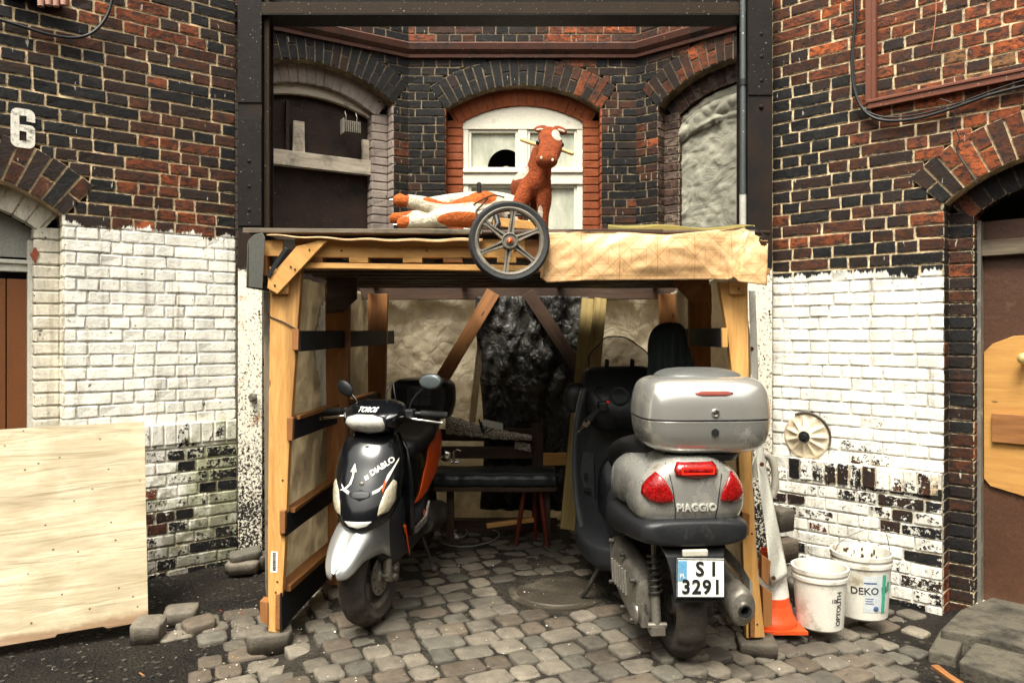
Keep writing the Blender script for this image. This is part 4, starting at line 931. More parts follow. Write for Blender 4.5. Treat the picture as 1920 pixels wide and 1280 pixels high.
# ---- lino sheet with parquet print, over the right half of the roof edge
def parquet():
    m = NT('parquet_print_lino'); v = m.mapping((1, 1, 1), False); x, y, z = m.xyz()
    n = m.n('TexNoise'); p = .172
    def cell(a, off): return m.math('SUBTRACT', m.math('FRACT', m.math('ADD', m.math('DIVIDE', a, p), off)), .5)
    u = cell(x, .15); w_ = cell(z, .33); au = m.math('ABSOLUTE', u); aw = m.math('ABSOLUTE', w_)
    def line(vv, w0): return m.mapr(m.math('ABSOLUTE', vv), 0, w0, 1, 0)
    e1 = m.math('ABSOLUTE', m.math('SUBTRACT', au, .5)); e2 = m.math('ABSOLUTE', m.math('SUBTRACT', aw, .5))
    l = m.math('MAXIMUM', line(e1, .018), line(e2, .018))                                             # joints between squares
    l = m.math('MAXIMUM', l, m.math('MULTIPLY', line(m.math('SUBTRACT', au, aw), .018), .8))
    dd = m.math('ADD', au, aw); inn = m.mapr(dd, .495, .505, 1, 0)
    l = m.math('MAXIMUM', l, line(m.math('SUBTRACT', dd, .5), .022)); l = m.math('MAXIMUM', l, m.math('MULTIPLY', line(m.math('SUBTRACT', dd, .76), .02), .7))
    mx_ = m.math('MAXIMUM', au, aw); l = m.math('MAXIMUM', l, m.math('MULTIPLY', m.math('MULTIPLY', line(m.math('SUBTRACT', mx_, .2), .018), inn), .6))
    g1 = m.noise(m.mapping((10, 10, 70), False), 1.6, 5, .6); g2 = m.noise(m.mapping((70, 10, 10), False), 1.6, 5, .6)
    sel = m.mapr(m.math('SUBTRACT', au, aw), -.01, .01); gr = m.n('Mix', data_type='FLOAT'); m.lk(sel, gr.inputs[0]); m.lk(g1, gr.inputs[2]); m.lk(g2, gr.inputs[3])
    c = m.mix(m.mapr(gr.outputs[0], .35, .65), (.48, .28, .12), (.62, .40, .20)); c = m.mix(m.math('MULTIPLY', sel, .25), c, (.46, .26, .11)); c = m.mix(m.math('MULTIPLY', inn, .25), c, (.66, .42, .22))
    c = m.mix(m.math('MULTIPLY', l, m.mapr(m.noise(v, 6, 5), .35, .65, .45, .9)), c, (.24, .11, .04)); c = m.mix(m.mapr(m.noise(v, 5, 9, .7), .53, .72, 0, .6), c, (.33, .19, .09))
    c = m.mix(m.mapr(z, .045, .0, 0, .35), c, (.28, .14, .06))
    return m.fin(c, .38, 0, m.bump(m.noise(v, 4, 4), .25, .02))
M_lino = parquet()
M_linoback = basic('lino_backing', (.055, .055, .052), .6, 0, .2, 5, dirt=(.12, .1, .07))
tx = [(1018, 436), (1100, 436), (1180, 437), (1250, 441), (1290, 437), (1340, 432), (1395, 426), (1412, 440), (1440, 452)]
bt = [(1013, 520), (1026, 530), (1090, 526), (1200, 525), (1330, 524), (1366, 525), (1376, 520), (1385, 528), (1438, 535)]
def lerp(tab, t):
    t *= len(tab) - 1; i = min(len(tab) - 2, int(t)); f_ = t - i; return [tab[i][k] + (tab[i + 1][k] - tab[i][k]) * f_ for k in range(len(tab[0]))]
def lino(u, v):
    a = lerp(tx, u); b = lerp(bt, u)
    if v < .25:   # lies on the roof and rolls over the edge
        f_ = 1 - v / .25; q = P(a[0], a[1], FY - .075); return (q.x, q.y + .05 + .35 * f_ * f_ + .04 * f_ - .05, q.z - .008 * f_ + .004 * math.sin(u * 9))
    f_ = (v - .25) / .75; px = a[0] + (b[0] - a[0]) * f_; py = a[1] + (b[1] - a[1]) * f_
    Y = FY - .075 - .018 * math.sin(min(1, f_ * 3) * 1.5) + .012 * math.sin(u * 11 + f_ * 2) + .016 * mn.noise(Vector((u * 6, f_ * 1.5, 1))) + .006 * mn.noise(Vector((u * 22, f_ * 5, 4)))
    if u > .8: Y -= .03 * sm(.8, 1, u) * f_ - .0
    return tuple(P(px, py, Y))
def lk(u, v):
    a = (u - .962) / .035; b = (v - .27) / .10; return a * a + b * b > 1
lt = thing('lino_sheet', 'torn sheet of parquet print lino folded over the right half of the roof edge', 'lino sheet', (.6, FY - .08, H + .24))
sheet('printed_sheet', lino, 110, 44, M_lino, lt, keep=lk, solid=.003)
q = [(1396, 424), (1412, 423), (1436, 441), (1430, 440), (1418, 430), (1400, 430)]
plate('curled_corner', q, FY - .06, .004, M_black, lt, bevel=0); plate('torn_underside', [(1397, 430), (1415, 428), (1415, 449), (1406, 448), (1399, 440)], FY - .055, .003, m_off, lt, bevel=0)
# thinner lino edge over the left half with its turned down grey end
def lino2(u, v):
    px = 500 + (905 - 500) * u; py = 440 + 6 * u + 5 * math.sin(u * 3)
    f_ = v; Y = FY - .062 - .004 * math.sin(u * 14) + .30 * max(0, .6 - f_) ; q = P(px, py, FY - .062)
    return (q.x, Y, q.z - (0 if f_ < .6 else .010 * (f_ - .6) / .4 * (.4 + u)) + .003 * math.sin(u * 30))
sheet('edge_sheet', lino2, 60, 10, M_lino, None if False else lt, solid=.003)
def flap(u, v):
    c_ = (507, 436); 
    if v < .3: t = v / .3 * math.pi / 2; px = 507 - 42 * math.sin(t); py = 437 - 4 * math.cos(t * 1) + 24 * (1 - math.cos(t))
    else: px = 465 + 2 * (v - .3); py = 457 + (540 - 457) * (v - .3) / .7
    q = P(px, py, FY - .03); return (q.x, FY - .045 + .34 * u + .01 * math.sin(v * 5), q.z)
fl = sheet('rubber_flap', flap, 8, 24, basic('grey_rubber', (.065, .065, .058), .5, 0, .2, 5, dirt=(.12, .1, .08)), None, solid=.004, world=False, label='grey rubber mat curling down over the top left corner of the shelter', cat='mat')
plate('lapped_front', [(466, 452), (476, 440), (492, 436), (497, 445), (492, 541), (466, 538)], FY - .06, .005, basic('grey_rubber_face', (.075, .075, .066), .5, 0, .2, 5), fl, bevel=.002)

# ================================================================ inside the shelter
bn = thing('bench', 'long bench with black quilted cushion seat at the back of the shelter', 'bench', (X(930, 5.05), 5.05, 0))
g = G(); xa, xb = X(815, 4.95), X(1042, 4.95)
def cush(u, v):
    x = xa + (xb - xa) * u
    prof = [(5.22, .47), (5.1, .492), (4.95, .495), (4.86, .48), (4.845, .45), (4.85, .415), (4.87, .405)]
    y, z = lerp(prof, v); return (x, y + .004 * math.sin(u * 40), z + .002 * math.sin(u * 23) - (.008 if abs(v - .72) < .05 and int(u * 40) % 4 == 0 else 0))
sheet('cushion', cush, 60, 18, basic('black_vinyl', (.02, .024, .026), .32, 0, .3, 8, .2, 30, dirt=(.07, .06, .05), damt=.6), bn, solid=.01)
board('seat_board', (xa, 5.04, .385), (xb, 5.04, .385), .03, .36, W_dark, bn, (0, 1, 0))
for x in (xa + .1, xb - .06): board('leg', (x, 5.0, -.02), (x, 5.0, .37), .05, .05, W_dark, bn, (0, 1, 0))
for z, xe, m_ in ((.685, 1000, W_dark), (.56, 1000, W_dark)): board('back_rail', (X(800, 5.28), 5.28, z), (X(xe, 5.28), 5.28, z), .085, .03, m_, bn, (0, 1, 0))
board('back_post', (X(1008, 5.27), 5.30, .0), (X(1008, 5.27), 5.30, .76), .075, .05, W_dark, bn, (0, 1, 0))
board('wooden_block', P(1018, 860, 5.3), P(1062, 860, 5.3), .085, .04, W_fresh, None, (0, 1, 0), label='short pale wood block just right of the bench back', cat='wood block')
board('floor_beam', (X(825, 5.3), 5.32, .035), (X(1045, 5.3), 5.32, .035), .09, .09, W_dark, None, (0, 1, 0), label='dark timber beam lying on cobbles under the bench', cat='beam')
st = thing('stool', 'round red wooden stool tucked under the right end of the bench', 'stool', (X(1000, 4.92), 5.0, -.005))
m_red = basic('dark_red_paint', (.10, .015, .008), .4, 0, .3, 8)
G().lathe([(0.001, .37), (.10, .37), (.105, .38), (.105, .39), (.1, .40), (.001, .40)], (0, 0, 0), n=24).obj('seat', m_red, st, smooth=True)
for a in (-40, 80, 200): c_, s_ = math.cos(R(a)), math.sin(R(a)); G().tube([(c_ * .06, s_ * .06, .37), (c_ * .09, s_ * .09, .2), (c_ * .12, s_ * .12, 0)], [.016, .017, .011], 10).obj('leg', m_red, st, smooth=True)
pk = board('floor_batten', P(912, 985, 5.02), P(1000, 973, 5.1), .035, .03, W_fresh, None, (0, 0, 1), label='thin pale batten lying on cobbles below the bench', cat='batten')
# foil insulation roll
m_foil = NT('bubble_foil'); v = m_foil.mapping((1, 1, 1), False); vo = m_foil.vor(v, 75); n = m_foil.noise(v, 14, 5)
m_foil = m_foil.fin(m_foil.mix(m_foil.mapr(vo, .1, .6), (.85, .78, .66), (.40, .34, .26)), m_foil.mapr(n, .3, .7, .25, .5), .35, m_foil.bump(vo, 1.0, .02))
foil = thing('foil_roll', 'silver bubble foil wrap tied with black cord, lying along the bench back', 'foil', (X(915, 5.2), 5.2, .74))
rg = []
for i in range(25):
    t = i / 24; px = 836 + (997 - 836) * t; cy = 794 + (820 - 794) * t + 4 * math.sin(t * 3); h_ = (19 - 14 * t ** .8) * (1 + .1 * math.sin(i * 2)); c_ = P(px, cy, 5.17); hh = h_ / F * 5.17
    rg.append([c_ + Vector((0, math.sin(a) * .035, math.cos(a) * hh * (1 + .08 * mn.noise(Vector((i, a, 2)))))) for a in [2 * math.pi * k / 16 for k in range(16)]])
G().loft(rg).obj('foil_wrap', m_foil, foil, smooth=True, world=True, auto=180)
G().loft([[P(965 + 30 * t, 827 + 4 * t, 5.23 + .0), P(965 + 30 * t, 827 + (14 + 6 * t), 5.23), P(965 + 30 * t, 827 + (14 + 6 * t), 5.24), P(965 + 30 * t, 827 + 4 * t, 5.24)] for t in (0, .5, 1)]).obj('loose_end', m_foil, foil, world=True)
G().tube([P(902, 790, 5.13), P(908, 812, 5.12), P(921, 806, 5.12), P(940, 790, 5.13), P(917, 796, 5.12), P(905, 810, 5.125)], .005, 6).tube([P(898, 786, 5.15), P(902, 800, 5.12), P(904, 814, 5.15)], .006, 6).obj('cord', M_black, foil, smooth=True, world=True)
G().loft([[P(905 + 38 * t, 790 + 8 * t - 5, 5.115), P(905 + 38 * t, 790 + 8 * t + 8, 5.115), P(905 + 38 * t, 790 + 8 * t + 8, 5.12), P(905 + 38 * t, 790 + 8 * t - 5, 5.12)] for t in (0, .5, 1)]).obj('fabric_tab', m_off, foil, world=True)
# bits on the bench
g = G(); lathe_c = P(836, 856, 5.0)
lp = thing('metal_fitting', 'small shiny tap fitting left on the bench cushion', 'fitting', P(840, 868, 4.98))
G().lathe([(.03, 0), (.04, -.02), (.03, -.03), (.001, -.03)], P(836, 853, 5.0), (0, 1, 0), 16).obj('round_body', M_chrome, lp, world=True, smooth=True)
G().cyl(P(851, 868, 4.98), P(851, 846, 4.98), .012, .009, 10).cyl(P(845, 866, 4.98), P(860, 866, 4.98), .01, .01, 10).obj('stem', M_chrome, lp, world=True, smooth=True)
G().tube([P(848, 850, 5.0), P(856, 842, 5.0), P(864, 845, 5.0)], .006, 8).obj('spout', M_chrome, lp, world=True, smooth=True)
# leaning planks
board('leaning_plank', P(1062, 992, 4.86), P(1102, 560, 5.35), .085, .028, W_olive, None, (0, 1, .1), label='left of two tall greenish planks leaning against the back frame', cat='plank', group='planks leaning at the back')
board('leaning_plank', P(1084, 996, 4.84), P(1126, 560, 5.33), .09, .028, W_olive, None, (0, 1, .1), label='right of two tall greenish planks leaning against the back frame', cat='plank', group='planks leaning at the back')
# cables on the floor
def gpt(px, py, dz=.012): Y = F * (H - dz) / (py - 625); return Vector((X(px, Y), Y, dz))
def smooth_path(pts, n=8):
    pts = [Vector(p) for p in pts]; out = []; q = [pts[0]] + pts + [pts[-1]]
    for i in range(1, len(q) - 2):
        for k in range(n):
            t = k / n; a, b, c_, d = q[i - 1], q[i], q[i + 1], q[i + 2]
            out.append(.5 * ((2 * b) + (c_ - a) * t + (2 * a - 5 * b + 4 * c_ - d) * t * t + (3 * b - a - 3 * c_ + d) * t ** 3))
    out.append(pts[-1]); return out
cbl = thing('power_cable', 'grey cable with plug coiled on the cobbles beside the black scooter', 'cable', gpt(880, 1005))
m_cab = basic('grey_cable', (.20, .19, .17), .5)
G().tube(smooth_path([gpt(*p) for p in ((828, 1017), (850, 1023), (880, 1024), (915, 1016), (935, 1005), (930, 995), (900, 989), (870, 990), (845, 997), (838, 1004), (850, 1009), (868, 1006), (876, 998), (872, 992))]), .0055, 6).obj('cable', m_cab, cbl, smooth=True, world=True)
G().tube([gpt(846, 998, .02), gpt(852, 1003, .02), gpt(856, 1007, .018)], [.012, .019, .015], 10).obj('plug', m_off, cbl, smooth=True, world=True)
G().tube(smooth_path([gpt(*p, .01) for p in ((1052, 965), (1030, 974), (1025, 981), (1045, 984), (1062, 978), (1050, 972), (1032, 978), (1040, 985), (1060, 983))]), .004, 6).obj('string_coil', m_off, None, smooth=True, label='small coil of pale string at foot of the leaning planks', cat='string')
# jacket on the right rail
jk = []
prof = [(1258, 604, 26, .03), (1256, 610, 52, .05), (1252, 624, 66, .07), (1250, 648, 72, .075), (1254, 672, 80, .07), (1258, 698, 88, .065), (1260, 730, 94, .06)]
for i, (cx, cy, w_, d_) in enumerate(prof):
    c_ = P(cx, cy, 4.0); hw = w_ / 2 / F * 4.0
    jk.append([c_ + Vector((math.cos(a) * hw * (1 + (.04 + .02 * i) * math.sin(a * 5 + i * .5)) + (.012 * i if i > 2 else 0) * 0, math.sin(a) * d_ * (1 + (.10 + .05 * i) * math.sin(a * 9 + i * .7) + .12 * mn.noise(Vector((a * 2, i, 3)))), .012 * math.sin(a * 4) * (i > 4))) for a in [2 * math.pi * k / 48 for k in range(48)]])
G().loft(jk).obj('jacket', basic('dark_teal_cloth', (.014, .022, .022), .85, 0, .35, 9, .5, 50), None, smooth=True, sub=1, auto=180, label='dark teal jacket hung over the black rail at the right inside', cat='jacket')

# nails of the shelter
for px, py, Y in ((515, 535, FY - .05), (545, 500, FY - .05), (580, 468, FY - .05), (553, 505, FY - .05), (520, 1090, FY), (517, 1110, FY), (1385, 541, FY - .03), (1420, 1170, FY), (640, 470, FY - .004), (800, 470, FY - .004), (965, 470, FY - .004), (525, 1150, FY), (530, 900, FY), (1395, 760, FY), (1410, 1000, FY)):
    G().lathe([(.001, -.0025), (.0045, -.002), (.005, 0)], P(px, py, Y), (0, 1, 0), 8, cap=True).obj('nail_head', M_rimnail, sh, world=True)
# ================================================================ scooters
def cat_interp(tab, n=5):
    out = []; q = [tab[0]] + list(tab) + [tab[-1]]
    for i in range(1, len(q) - 2):
        for k in range(n):
            t = k / n; a, b, c_, d = q[i - 1], q[i], q[i + 1], q[i + 2]
            out.append([.5 * ((2 * B) + (C - A) * t + (2 * A - 5 * B + 4 * C - D) * t * t + (3 * B - A - 3 * C + D) * t ** 3) for A, B, C, D in zip(a, b, c_, d)])
    out.append(list(tab[-1])); return out
class Hull:
    """smooth body: stations (pos, centre offset, half width, extent +, extent -); plane yz along x or xy along z"""
    def __init__(s, st, plane, e=2.5, n=36, k=5): s.st = cat_interp(st, k); s.plane = plane; s.e = e; s.n = n
    def g(s, off=0, g=None):
        g = g or G(); rs = []
        for p, c, hw, a, b in s.st:
            hw, a, b = max(.002, hw + off), max(.002, a + off), max(.002, b + off)
            rs.append(ring(p, 0, c, hw, a, b, s.n, s.e) if s.plane == 'yz' else ring(c, 0, p, hw, a, b, s.n, s.e, 'xy'))
        g.loft(rs); return g
    def at(s, p):
        st = s.st
        asc = st[-1][0] > st[0][0]
        for i in range(len(st) - 1):
            lo, hi = (st[i], st[i + 1]) if asc else (st[i + 1], st[i])
            if lo[0] <= p <= hi[0]:
                t = (p - lo[0]) / max(1e-9, hi[0] - lo[0]); return [lo[j] + (hi[j] - lo[j]) * t for j in range(5)]
        return st[0] if (p < min(st[0][0], st[-1][0])) == asc else st[-1]
    def front(s, z, y, sg=1):   # xy hulls: x of the surface at height z
        _, c, hw, a, b = s.at(z); e = s.e; t = max(0, 1 - min(1, abs(y) / hw) ** e) ** (1 / e); return c + (a if sg > 0 else -b) * t
    def side(s, x, z, sg=1):    # yz hulls: y of the flank
        _, c, hw, a, b = s.at(x); e = s.e; v = z - c; h_ = a if v > 0 else b; t = max(0, 1 - min(1, abs(v) / h_) ** e) ** (1 / e); return sg * hw * t
def patch(name, outline, fn, mat, par, M=None, res=.012, off=.003, bump=0):
    """thin skin on a surface: cells of a grid inside the outline, edge snapped by fine resolution"""
    us = [p[0] for p in outline]; vs_ = [p[1] for p in outline]; u0, u1, v0, v1 = min(us), max(us), min(vs_), max(vs_)
    nu = max(3, int((u1 - u0) / res)); nv = max(3, int((v1 - v0) / res)); g = G(); V = []; idx = {}; fs = []
    # rows clipped to the outline exactly, so that the edge stays clean
    n2 = 14
    rows = []
    for j in range(nv + 1):
        v = v0 + (v1 - v0) * (.002 + .996 * j / nv); xs = []
        for i in range(len(outline)):
            a, b = outline[i], outline[(i + 1) % len(outline)]
            if (a[1] > v) != (b[1] > v): xs.append(a[0] + (b[0] - a[0]) * (v - a[1]) / (b[1] - a[1]))
        xs.sort(); rows.append((v, xs[0], xs[-1]) if len(xs) >= 2 else (v, u0, u0))
    for v, a, b in rows:
        for i in range(n2 + 1):
            u = a + (b - a) * i / n2; dome = bump * math.sqrt(max(0, 1 - (2 * i / n2 - 1) ** 2)) * math.sqrt(max(0, 1 - (2 * (v - v0) / (v1 - v0) - 1) ** 2)); V.append(fn(u, v, off + dome))
    for j in range(nv):
        for i in range(n2): q = j * (n2 + 1) + i; fs.append((q, q + 1, q + n2 + 2, q + n2 + 1))
    g.add(V, fs); return g.obj(name, mat, par, smooth=True, M=M, auto=180, solid=.0015)
def wheel(par, name, c, r, wd, rr, spokes, M, axle=(0, 1, 0), tread=True):
    """tyre with shaped tread, rim and spokes; axis y at c"""
    hw = wd / 2; C = Vector(c)
    prof = [(rr - .006, -hw * .62), (rr + .004, -hw * .80), (rr + (r - rr) * .45, -hw), (r - .030, -hw * .93), (r - .010, -hw * .62), (r - .001, -hw * .25), (r, 0), (r - .001, hw * .25), (r - .010, hw * .62), (r - .030, hw * .93), (rr + (r - rr) * .45, hw), (rr + .004, hw * .80), (rr - .006, hw * .62)]
    g = G(); n = 96
    rings = []
    for q, (ra, h_) in enumerate(prof):
        rg = []
        for k in range(n):
            a = 2 * math.pi * k / n; d = 0
            if tread and 3 <= q <= 9 and q != 6 and (k + (q if q < 6 else 12 - q)) % 6 < 2: d = .006
            rg.append(C + Vector((math.cos(a) * (ra - d), h_, math.sin(a) * (ra - d))))
        rings.append(rg)
    g.loft(rings, False); t = g.obj(name, M_rubber, par, smooth=True, M=M, auto=35)
    g = G(); g.lathe([(rr + .004, -hw * .78), (rr - .004, -hw * .80), (rr - .012, -hw * .70), (rr - .022, -hw * .55), (rr - .026, 0), (rr - .022, hw * .55), (rr - .012, hw * .70), (rr - .004, hw * .80), (rr + .004, hw * .78)], C, (0, 1, 0), 64)
    for k in range(spokes):
        a = 2 * math.pi * k / spokes; d = Vector((math.cos(a), 0, math.sin(a))); s_ = Vector((-math.sin(a), 0, math.cos(a)))
        g.loft([[C + d * q + s_ * w_ + Vector((0, y, 0)) for w_, y in ((-ww, -.014), (ww, -.014), (ww, .014), (-ww, .014))] for q, ww in ((.02, .020), (.08, .012), (rr - .02, .017))])
    g.lathe([(.001, -.04), (.04, -.04), (.045, -.02), (.045, .02), (.04, .04), (.001, .04)], C, (0, 1, 0), 24)
    g.obj('rim', M_rimdark, t, smooth=True, M=M, auto=35); return t
M_rimdark = basic('dusty_rim_paint', (.045, .042, .038), .5, .4, .3, 12, .1, dirt=(.13, .11, .085), damt=.48)
M_gloss = basic('glossy_black_paint', (.004, .0045, .0055), .17, 0, .3, 5, 0, grain=.2, dirt=(.03, .028, .024), damt=.66, **{'Coat Weight': .25, 'Coat Roughness': .12})
M_silver = basic('silver_paint', (.40, .41, .40), .28, .7, .10, 5, 0, grain=.2, dirt=(.20, .18, .14), damt=.60, **{'Coat Weight': .3})
M_silver2 = basic('dusty_silver_paint', (.44, .435, .40), .27, .65, .12, 4, 0, grain=.25, dirt=(.14, .115, .085), damt=.52, dscale=7)
M_orange = basic('orange_panel', (.72, .085, .012), .28, 0, .12, 6, grain=.2, dirt=(.2, .05, .02), damt=.66)
M_decal = basic('pale_decal', (.62, .62, .58), .35, 0, .06)
M_lens = basic('clear_lens', (.62, .61, .55), .08, .3, .55, 22, .5, 26, grain=.1)
M_amber = basic('amber_clear_lens', (.42, .38, .28), .15, .2, .3, 40, .5, 60)
M_redlens = NT('red_lens'); vv = M_redlens.vor(M_redlens.tc, 120); M_redlens = M_redlens.fin(M_redlens.mix(M_redlens.mapr(vv, .1, .6), (.40, .008, .008), (.16, .003, .003)), .12, 0, M_redlens.bump(vv, .25, .004), **{'Coat Weight': .5})
M_seat = basic('black_seat_vinyl', (.010, .0105, .011), .42, 0, .3, 8, .12, 80)
M_grip = basic('rubber_grip', (.012, .012, .012), .75, 0, .3, 8, .3, 120)
M_innerg = basic('grey_inner_plastic', (.035, .04, .043), .5, 0, .25, 6, .1, 50, dirt=(.09, .08, .065), damt=.55)

# ---------------- black scooter, nose to the camera
rz = math.atan2(-.997, -.078)
s1 = thing('scooter', 'black scooter with silver front fender, orange side panel and small black top box, facing out', 'scooter', (-.682, 3.60, .004), rz)
MS = W(s1); STR = MS @ Matrix.Rotation(R(-12), 4, 'Z')
wheel(s1, 'front_wheel', (0, 0, .236), .236, .13, .152, 5, STR)
g = G(); g.lathe([(.034, -.002), (.092, -.002), (.092, .002), (.034, .002)], (0, .052, .236), (0, 1, 0), 40); 
dsk = g.obj('brake_disc', M_alu, s1, smooth=True, M=STR, auto=30)
for k in range(10): a = R(36 * k); G().cyl((math.cos(a) * .072, .0545, .236 + math.sin(a) * .072), (math.cos(a) * .072, .0555, .236 + math.sin(a) * .072), .006, n=8).obj('disc_hole', M_black, dsk, M=STR)
G().lathe([(.001, .012), (.018, .012), (.03, .004), (.05, -.01), (.05, -.02)], (0, .052, .236), (0, 1, 0), 20).obj('hub_cap', M_alu, s1, smooth=True, M=STR, auto=30)
for sg in (1, -1):
    G().tube([(-.012, sg * .082, .215), (-.014, sg * .082, .30), (-.045, sg * .082, .40)], [.021, .022, .022], 16).tube([(-.045, sg * .082, .40), (-.10, sg * .078, .60)], .015, 12).tube([(0, sg * .05, .236), (0, sg * .10, .236)], .012, 10).obj('fork_leg', M_alu, s1, smooth=True, M=STR, auto=40)
g = G(); g.box((-.062, .075, .232), (.05, .035, .075)).box((-.085, .085, .26), (.04, .03, .035)).cyl((-.065, .085, .215), (-.065, .108, .215), .017, n=14).cyl((-.07, .085, .25), (-.07, .108, .25), .015, n=14).cyl((-.09, .08, .28), (-.09, .08, .30), .009, n=8)
g.obj('brake_caliper', M_alu, s1, smooth=False, M=STR, bevel=.004)
G().tube(smooth_path([(-.085, .09, .27), (-.10, .12, .34), (-.10, .115, .44), (-.09, .10, .56)]), .0065, 8).obj('brake_hose', M_black, s1, smooth=True, M=STR)
# fender: arched skin with side valances
fd = cat_interp([(-.14, .44, .095, .10), (-.08, .50, .10, .17), (0, .545, .10, .215), (.09, .54, .098, .17), (.18, .49, .092, .115), (.245, .44, .082, .07), (.30, .382, .066, .045), (.33, .342, .044, .025), (.345, .322, .014, .008)], 5)
g = G(); rs = []
for x, z, hw, dr_ in fd:
    rg = []
    for k in range(17):
        t = k / 16 * 2 - 1; y = hw * math.copysign(min(1, abs(t) * 1.7) ** .9 if abs(t) < .588 else 1 + .10 * (abs(t) - .588), t); crown = .020 * (1 - min(1, abs(t) * 1.7) ** 2.2); ridge = .010 * max(0, 1 - abs(abs(t) - .26) * 12)
        zz = z + crown + ridge - (0 if abs(t) < .588 else (abs(t) - .588) / .412 * dr_); rg.append(Vector((x - (0 if abs(t) < .588 else .02 * (abs(t) - .588)), y, zz)))
    rs.append(rg)
g.loft(rs, False, False); g.obj('front_fender', M_silver, s1, smooth=True, M=STR, solid=.004, auto=180)
# front shield
SH = Hull([(.482, .10, .018, .10, .06), (.495, .09, .065, .13, .10), (.53, .08, .115, .145, .11), (.60, .05, .150, .155, .11), (.68, .02, .163, .145, .10), (.76, -.01, .162, .130, .08), (.83, -.03, .150, .112, .07), (.885, -.05, .128, .088, .06), (.92, -.07, .095, .055, .04), (.93, -.08, .05, .03, .02)], 'xy', 2.4, 44)
SH.g().obj('front_shield', M_gloss, s1, smooth=True, auto=180)
shf = lambda y, z, o_=0: Vector((SH.front(z, y) + o_, y, z))
patch('air_intake', [(-.055, .655), (-.03, .638), (0, .632), (.03, .638), (.055, .655), (.035, .672), (0, .678), (-.035, .672)], shf, M_black, s1)
patch('shield_seam', [(-.12, .668), (-.10, .615), (-.06, .585), (0, .572), (.06, .585), (.10, .615), (.12, .668), (.118, .668), (.096, .622), (.058, .592), (0, .580), (-.058, .592), (-.096, .622), (-.118, .668)][:14], shf, M_black, s1) if False else None
patch('position_light', [(-.065, .545), (-.04, .522), (0, .515), (.04, .522), (.065, .545), (.03, .54), (0, .538), (-.03, .54)], shf, M_lens, s1, off=.004)
for sg in (-1, 1):
    lo = [(sg * y, z) for y, z in ((.085, .565), (.125, .575), (.150, .62), (.152, .70), (.136, .715), (.108, .67), (.090, .61))]
    patch('indicator', lo, shf, M_amber, s1, off=.004, bump=.012)
    hn = [(sg * y, z) for y, z in ((.055, .655), (.075, .662), (.09, .675), (.10, .70), (.085, .685), (.07, .68), (.052, .675))]
    patch('horn_decal', hn, shf, M_decal, s1, off=.004)
patch('stripe_decal', [(.105, .70), (.118, .72), (.150, .80), (.148, .805), (.125, .76), (.108, .735)], shf, M_decal, s1, off=.005)
patch('stripe_decal', [(.098, .66), (.106, .69), (.128, .755), (.120, .75), (.104, .72), (.095, .69)], shf, M_orange, s1, off=.004)
# arrow tail decal
tl_ = [(-.095, .675), (-.060, .69), (-.045, .71), (-.042, .745), (-.052, .745), (-.036, .79), (-.028, .742), (-.035, .745), (-.036, .708), (-.052, .682), (-.09, .665)]
g = G(); pts_ = [(-.10, .672), (-.075, .682), (-.055, .70), (-.047, .73), (-.046, .755)]
g.loft([[shf(y - w_, z, .004), shf(y + w_, z, .004), shf(y + w_, z, .002), shf(y - w_, z, .002)] for (y, z), w_ in zip(pts_, (.006, .007, .006, .005, .004))])
g.add([shf(-.062, .752, .005), shf(-.031, .752, .005), shf(-.045, .79, .005)], [(0, 1, 2)]); g.obj('tail_decal', M_decal, s1)
def skin_text(name, txt, size, mat, par, cy, cz, fn, ang=0, off=.0, space=1, M=None, sx=1, shear=0):
    o_ = lettering(name, txt, size, mat, par, Matrix(), .0006, off, shear, space, world=False)
    ca, sa = math.cos(ang), math.sin(ang)
    for v_ in o_.data.vertices:
        a, b, d = v_.co.x * sx, v_.co.y, v_.co.z; v_.co = fn(cy + a * ca - b * sa, cz + a * sa + b * ca, .004 + d)
    if M is not None: o_.matrix_basis = W(par).inverted() @ M
    return o_
skin_text('shield_lettering', 'DIABLO', .036, M_decal, s1, .083, .775, shf, R(33), .0012, sx=.9)
skin_text('shield_lettering', 'El', .026, M_decal, s1, .020, .728, shf, R(33), .001)
for z_, r_ in ((.70, .012), (.86, .009)): G().ball(shf(0, z_, 0), (.005, r_, r_), 8).obj('shield_screw', M_alu, s1, smooth=True)
# headset
HS = Hull([(.905, -.07, .055, .06, .06), (.93, -.06, .105, .10, .09), (.965, -.05, .14, .125, .11), (1.0, -.055, .15, .12, .11), (1.03, -.07, .145, .10, .10), (1.055, -.085, .12, .075, .08), (1.07, -.095, .07, .04, .05)], 'xy', 2.6, 40)
HS.g().obj('headset_cowl', M_gloss, s1, smooth=True, M=STR, auto=180)
hsf = lambda y, z, o_=0: Vector((HS.front(z, y) + o_, y, z))
patch('headlight_surround', [(-.112, .966), (-.095, .930), (-.04, .915), (0, .912), (.04, .915), (.095, .93), (.112, .966), (.098, 1.006), (.04, 1.015), (-.04, 1.015), (-.098, 1.006)], hsf, M_black, s1, M=STR, off=.0025)
hl = patch('headlight', [(-.104, .966), (-.088, .934), (-.04, .920), (0, .917), (.04, .920), (.088, .934), (.104, .966), (.09, 1.002), (.04, 1.011), (-.04, 1.011), (-.09, 1.002)], hsf, M_lens, s1, M=STR, off=.006, bump=.004)
for sg in (-1, 1): patch('cowl_flash', [(sg * .105, .99), (sg * .135, 1.0), (sg * .142, 1.012), (sg * .115, 1.012)], hsf, M_silver, s1, M=STR, off=.004)
skin_text('cowl_lettering', 'TOROS', .030, M_decal, s1, -.0, 1.032, hsf, 0, .001, M=STR, shear=.2)
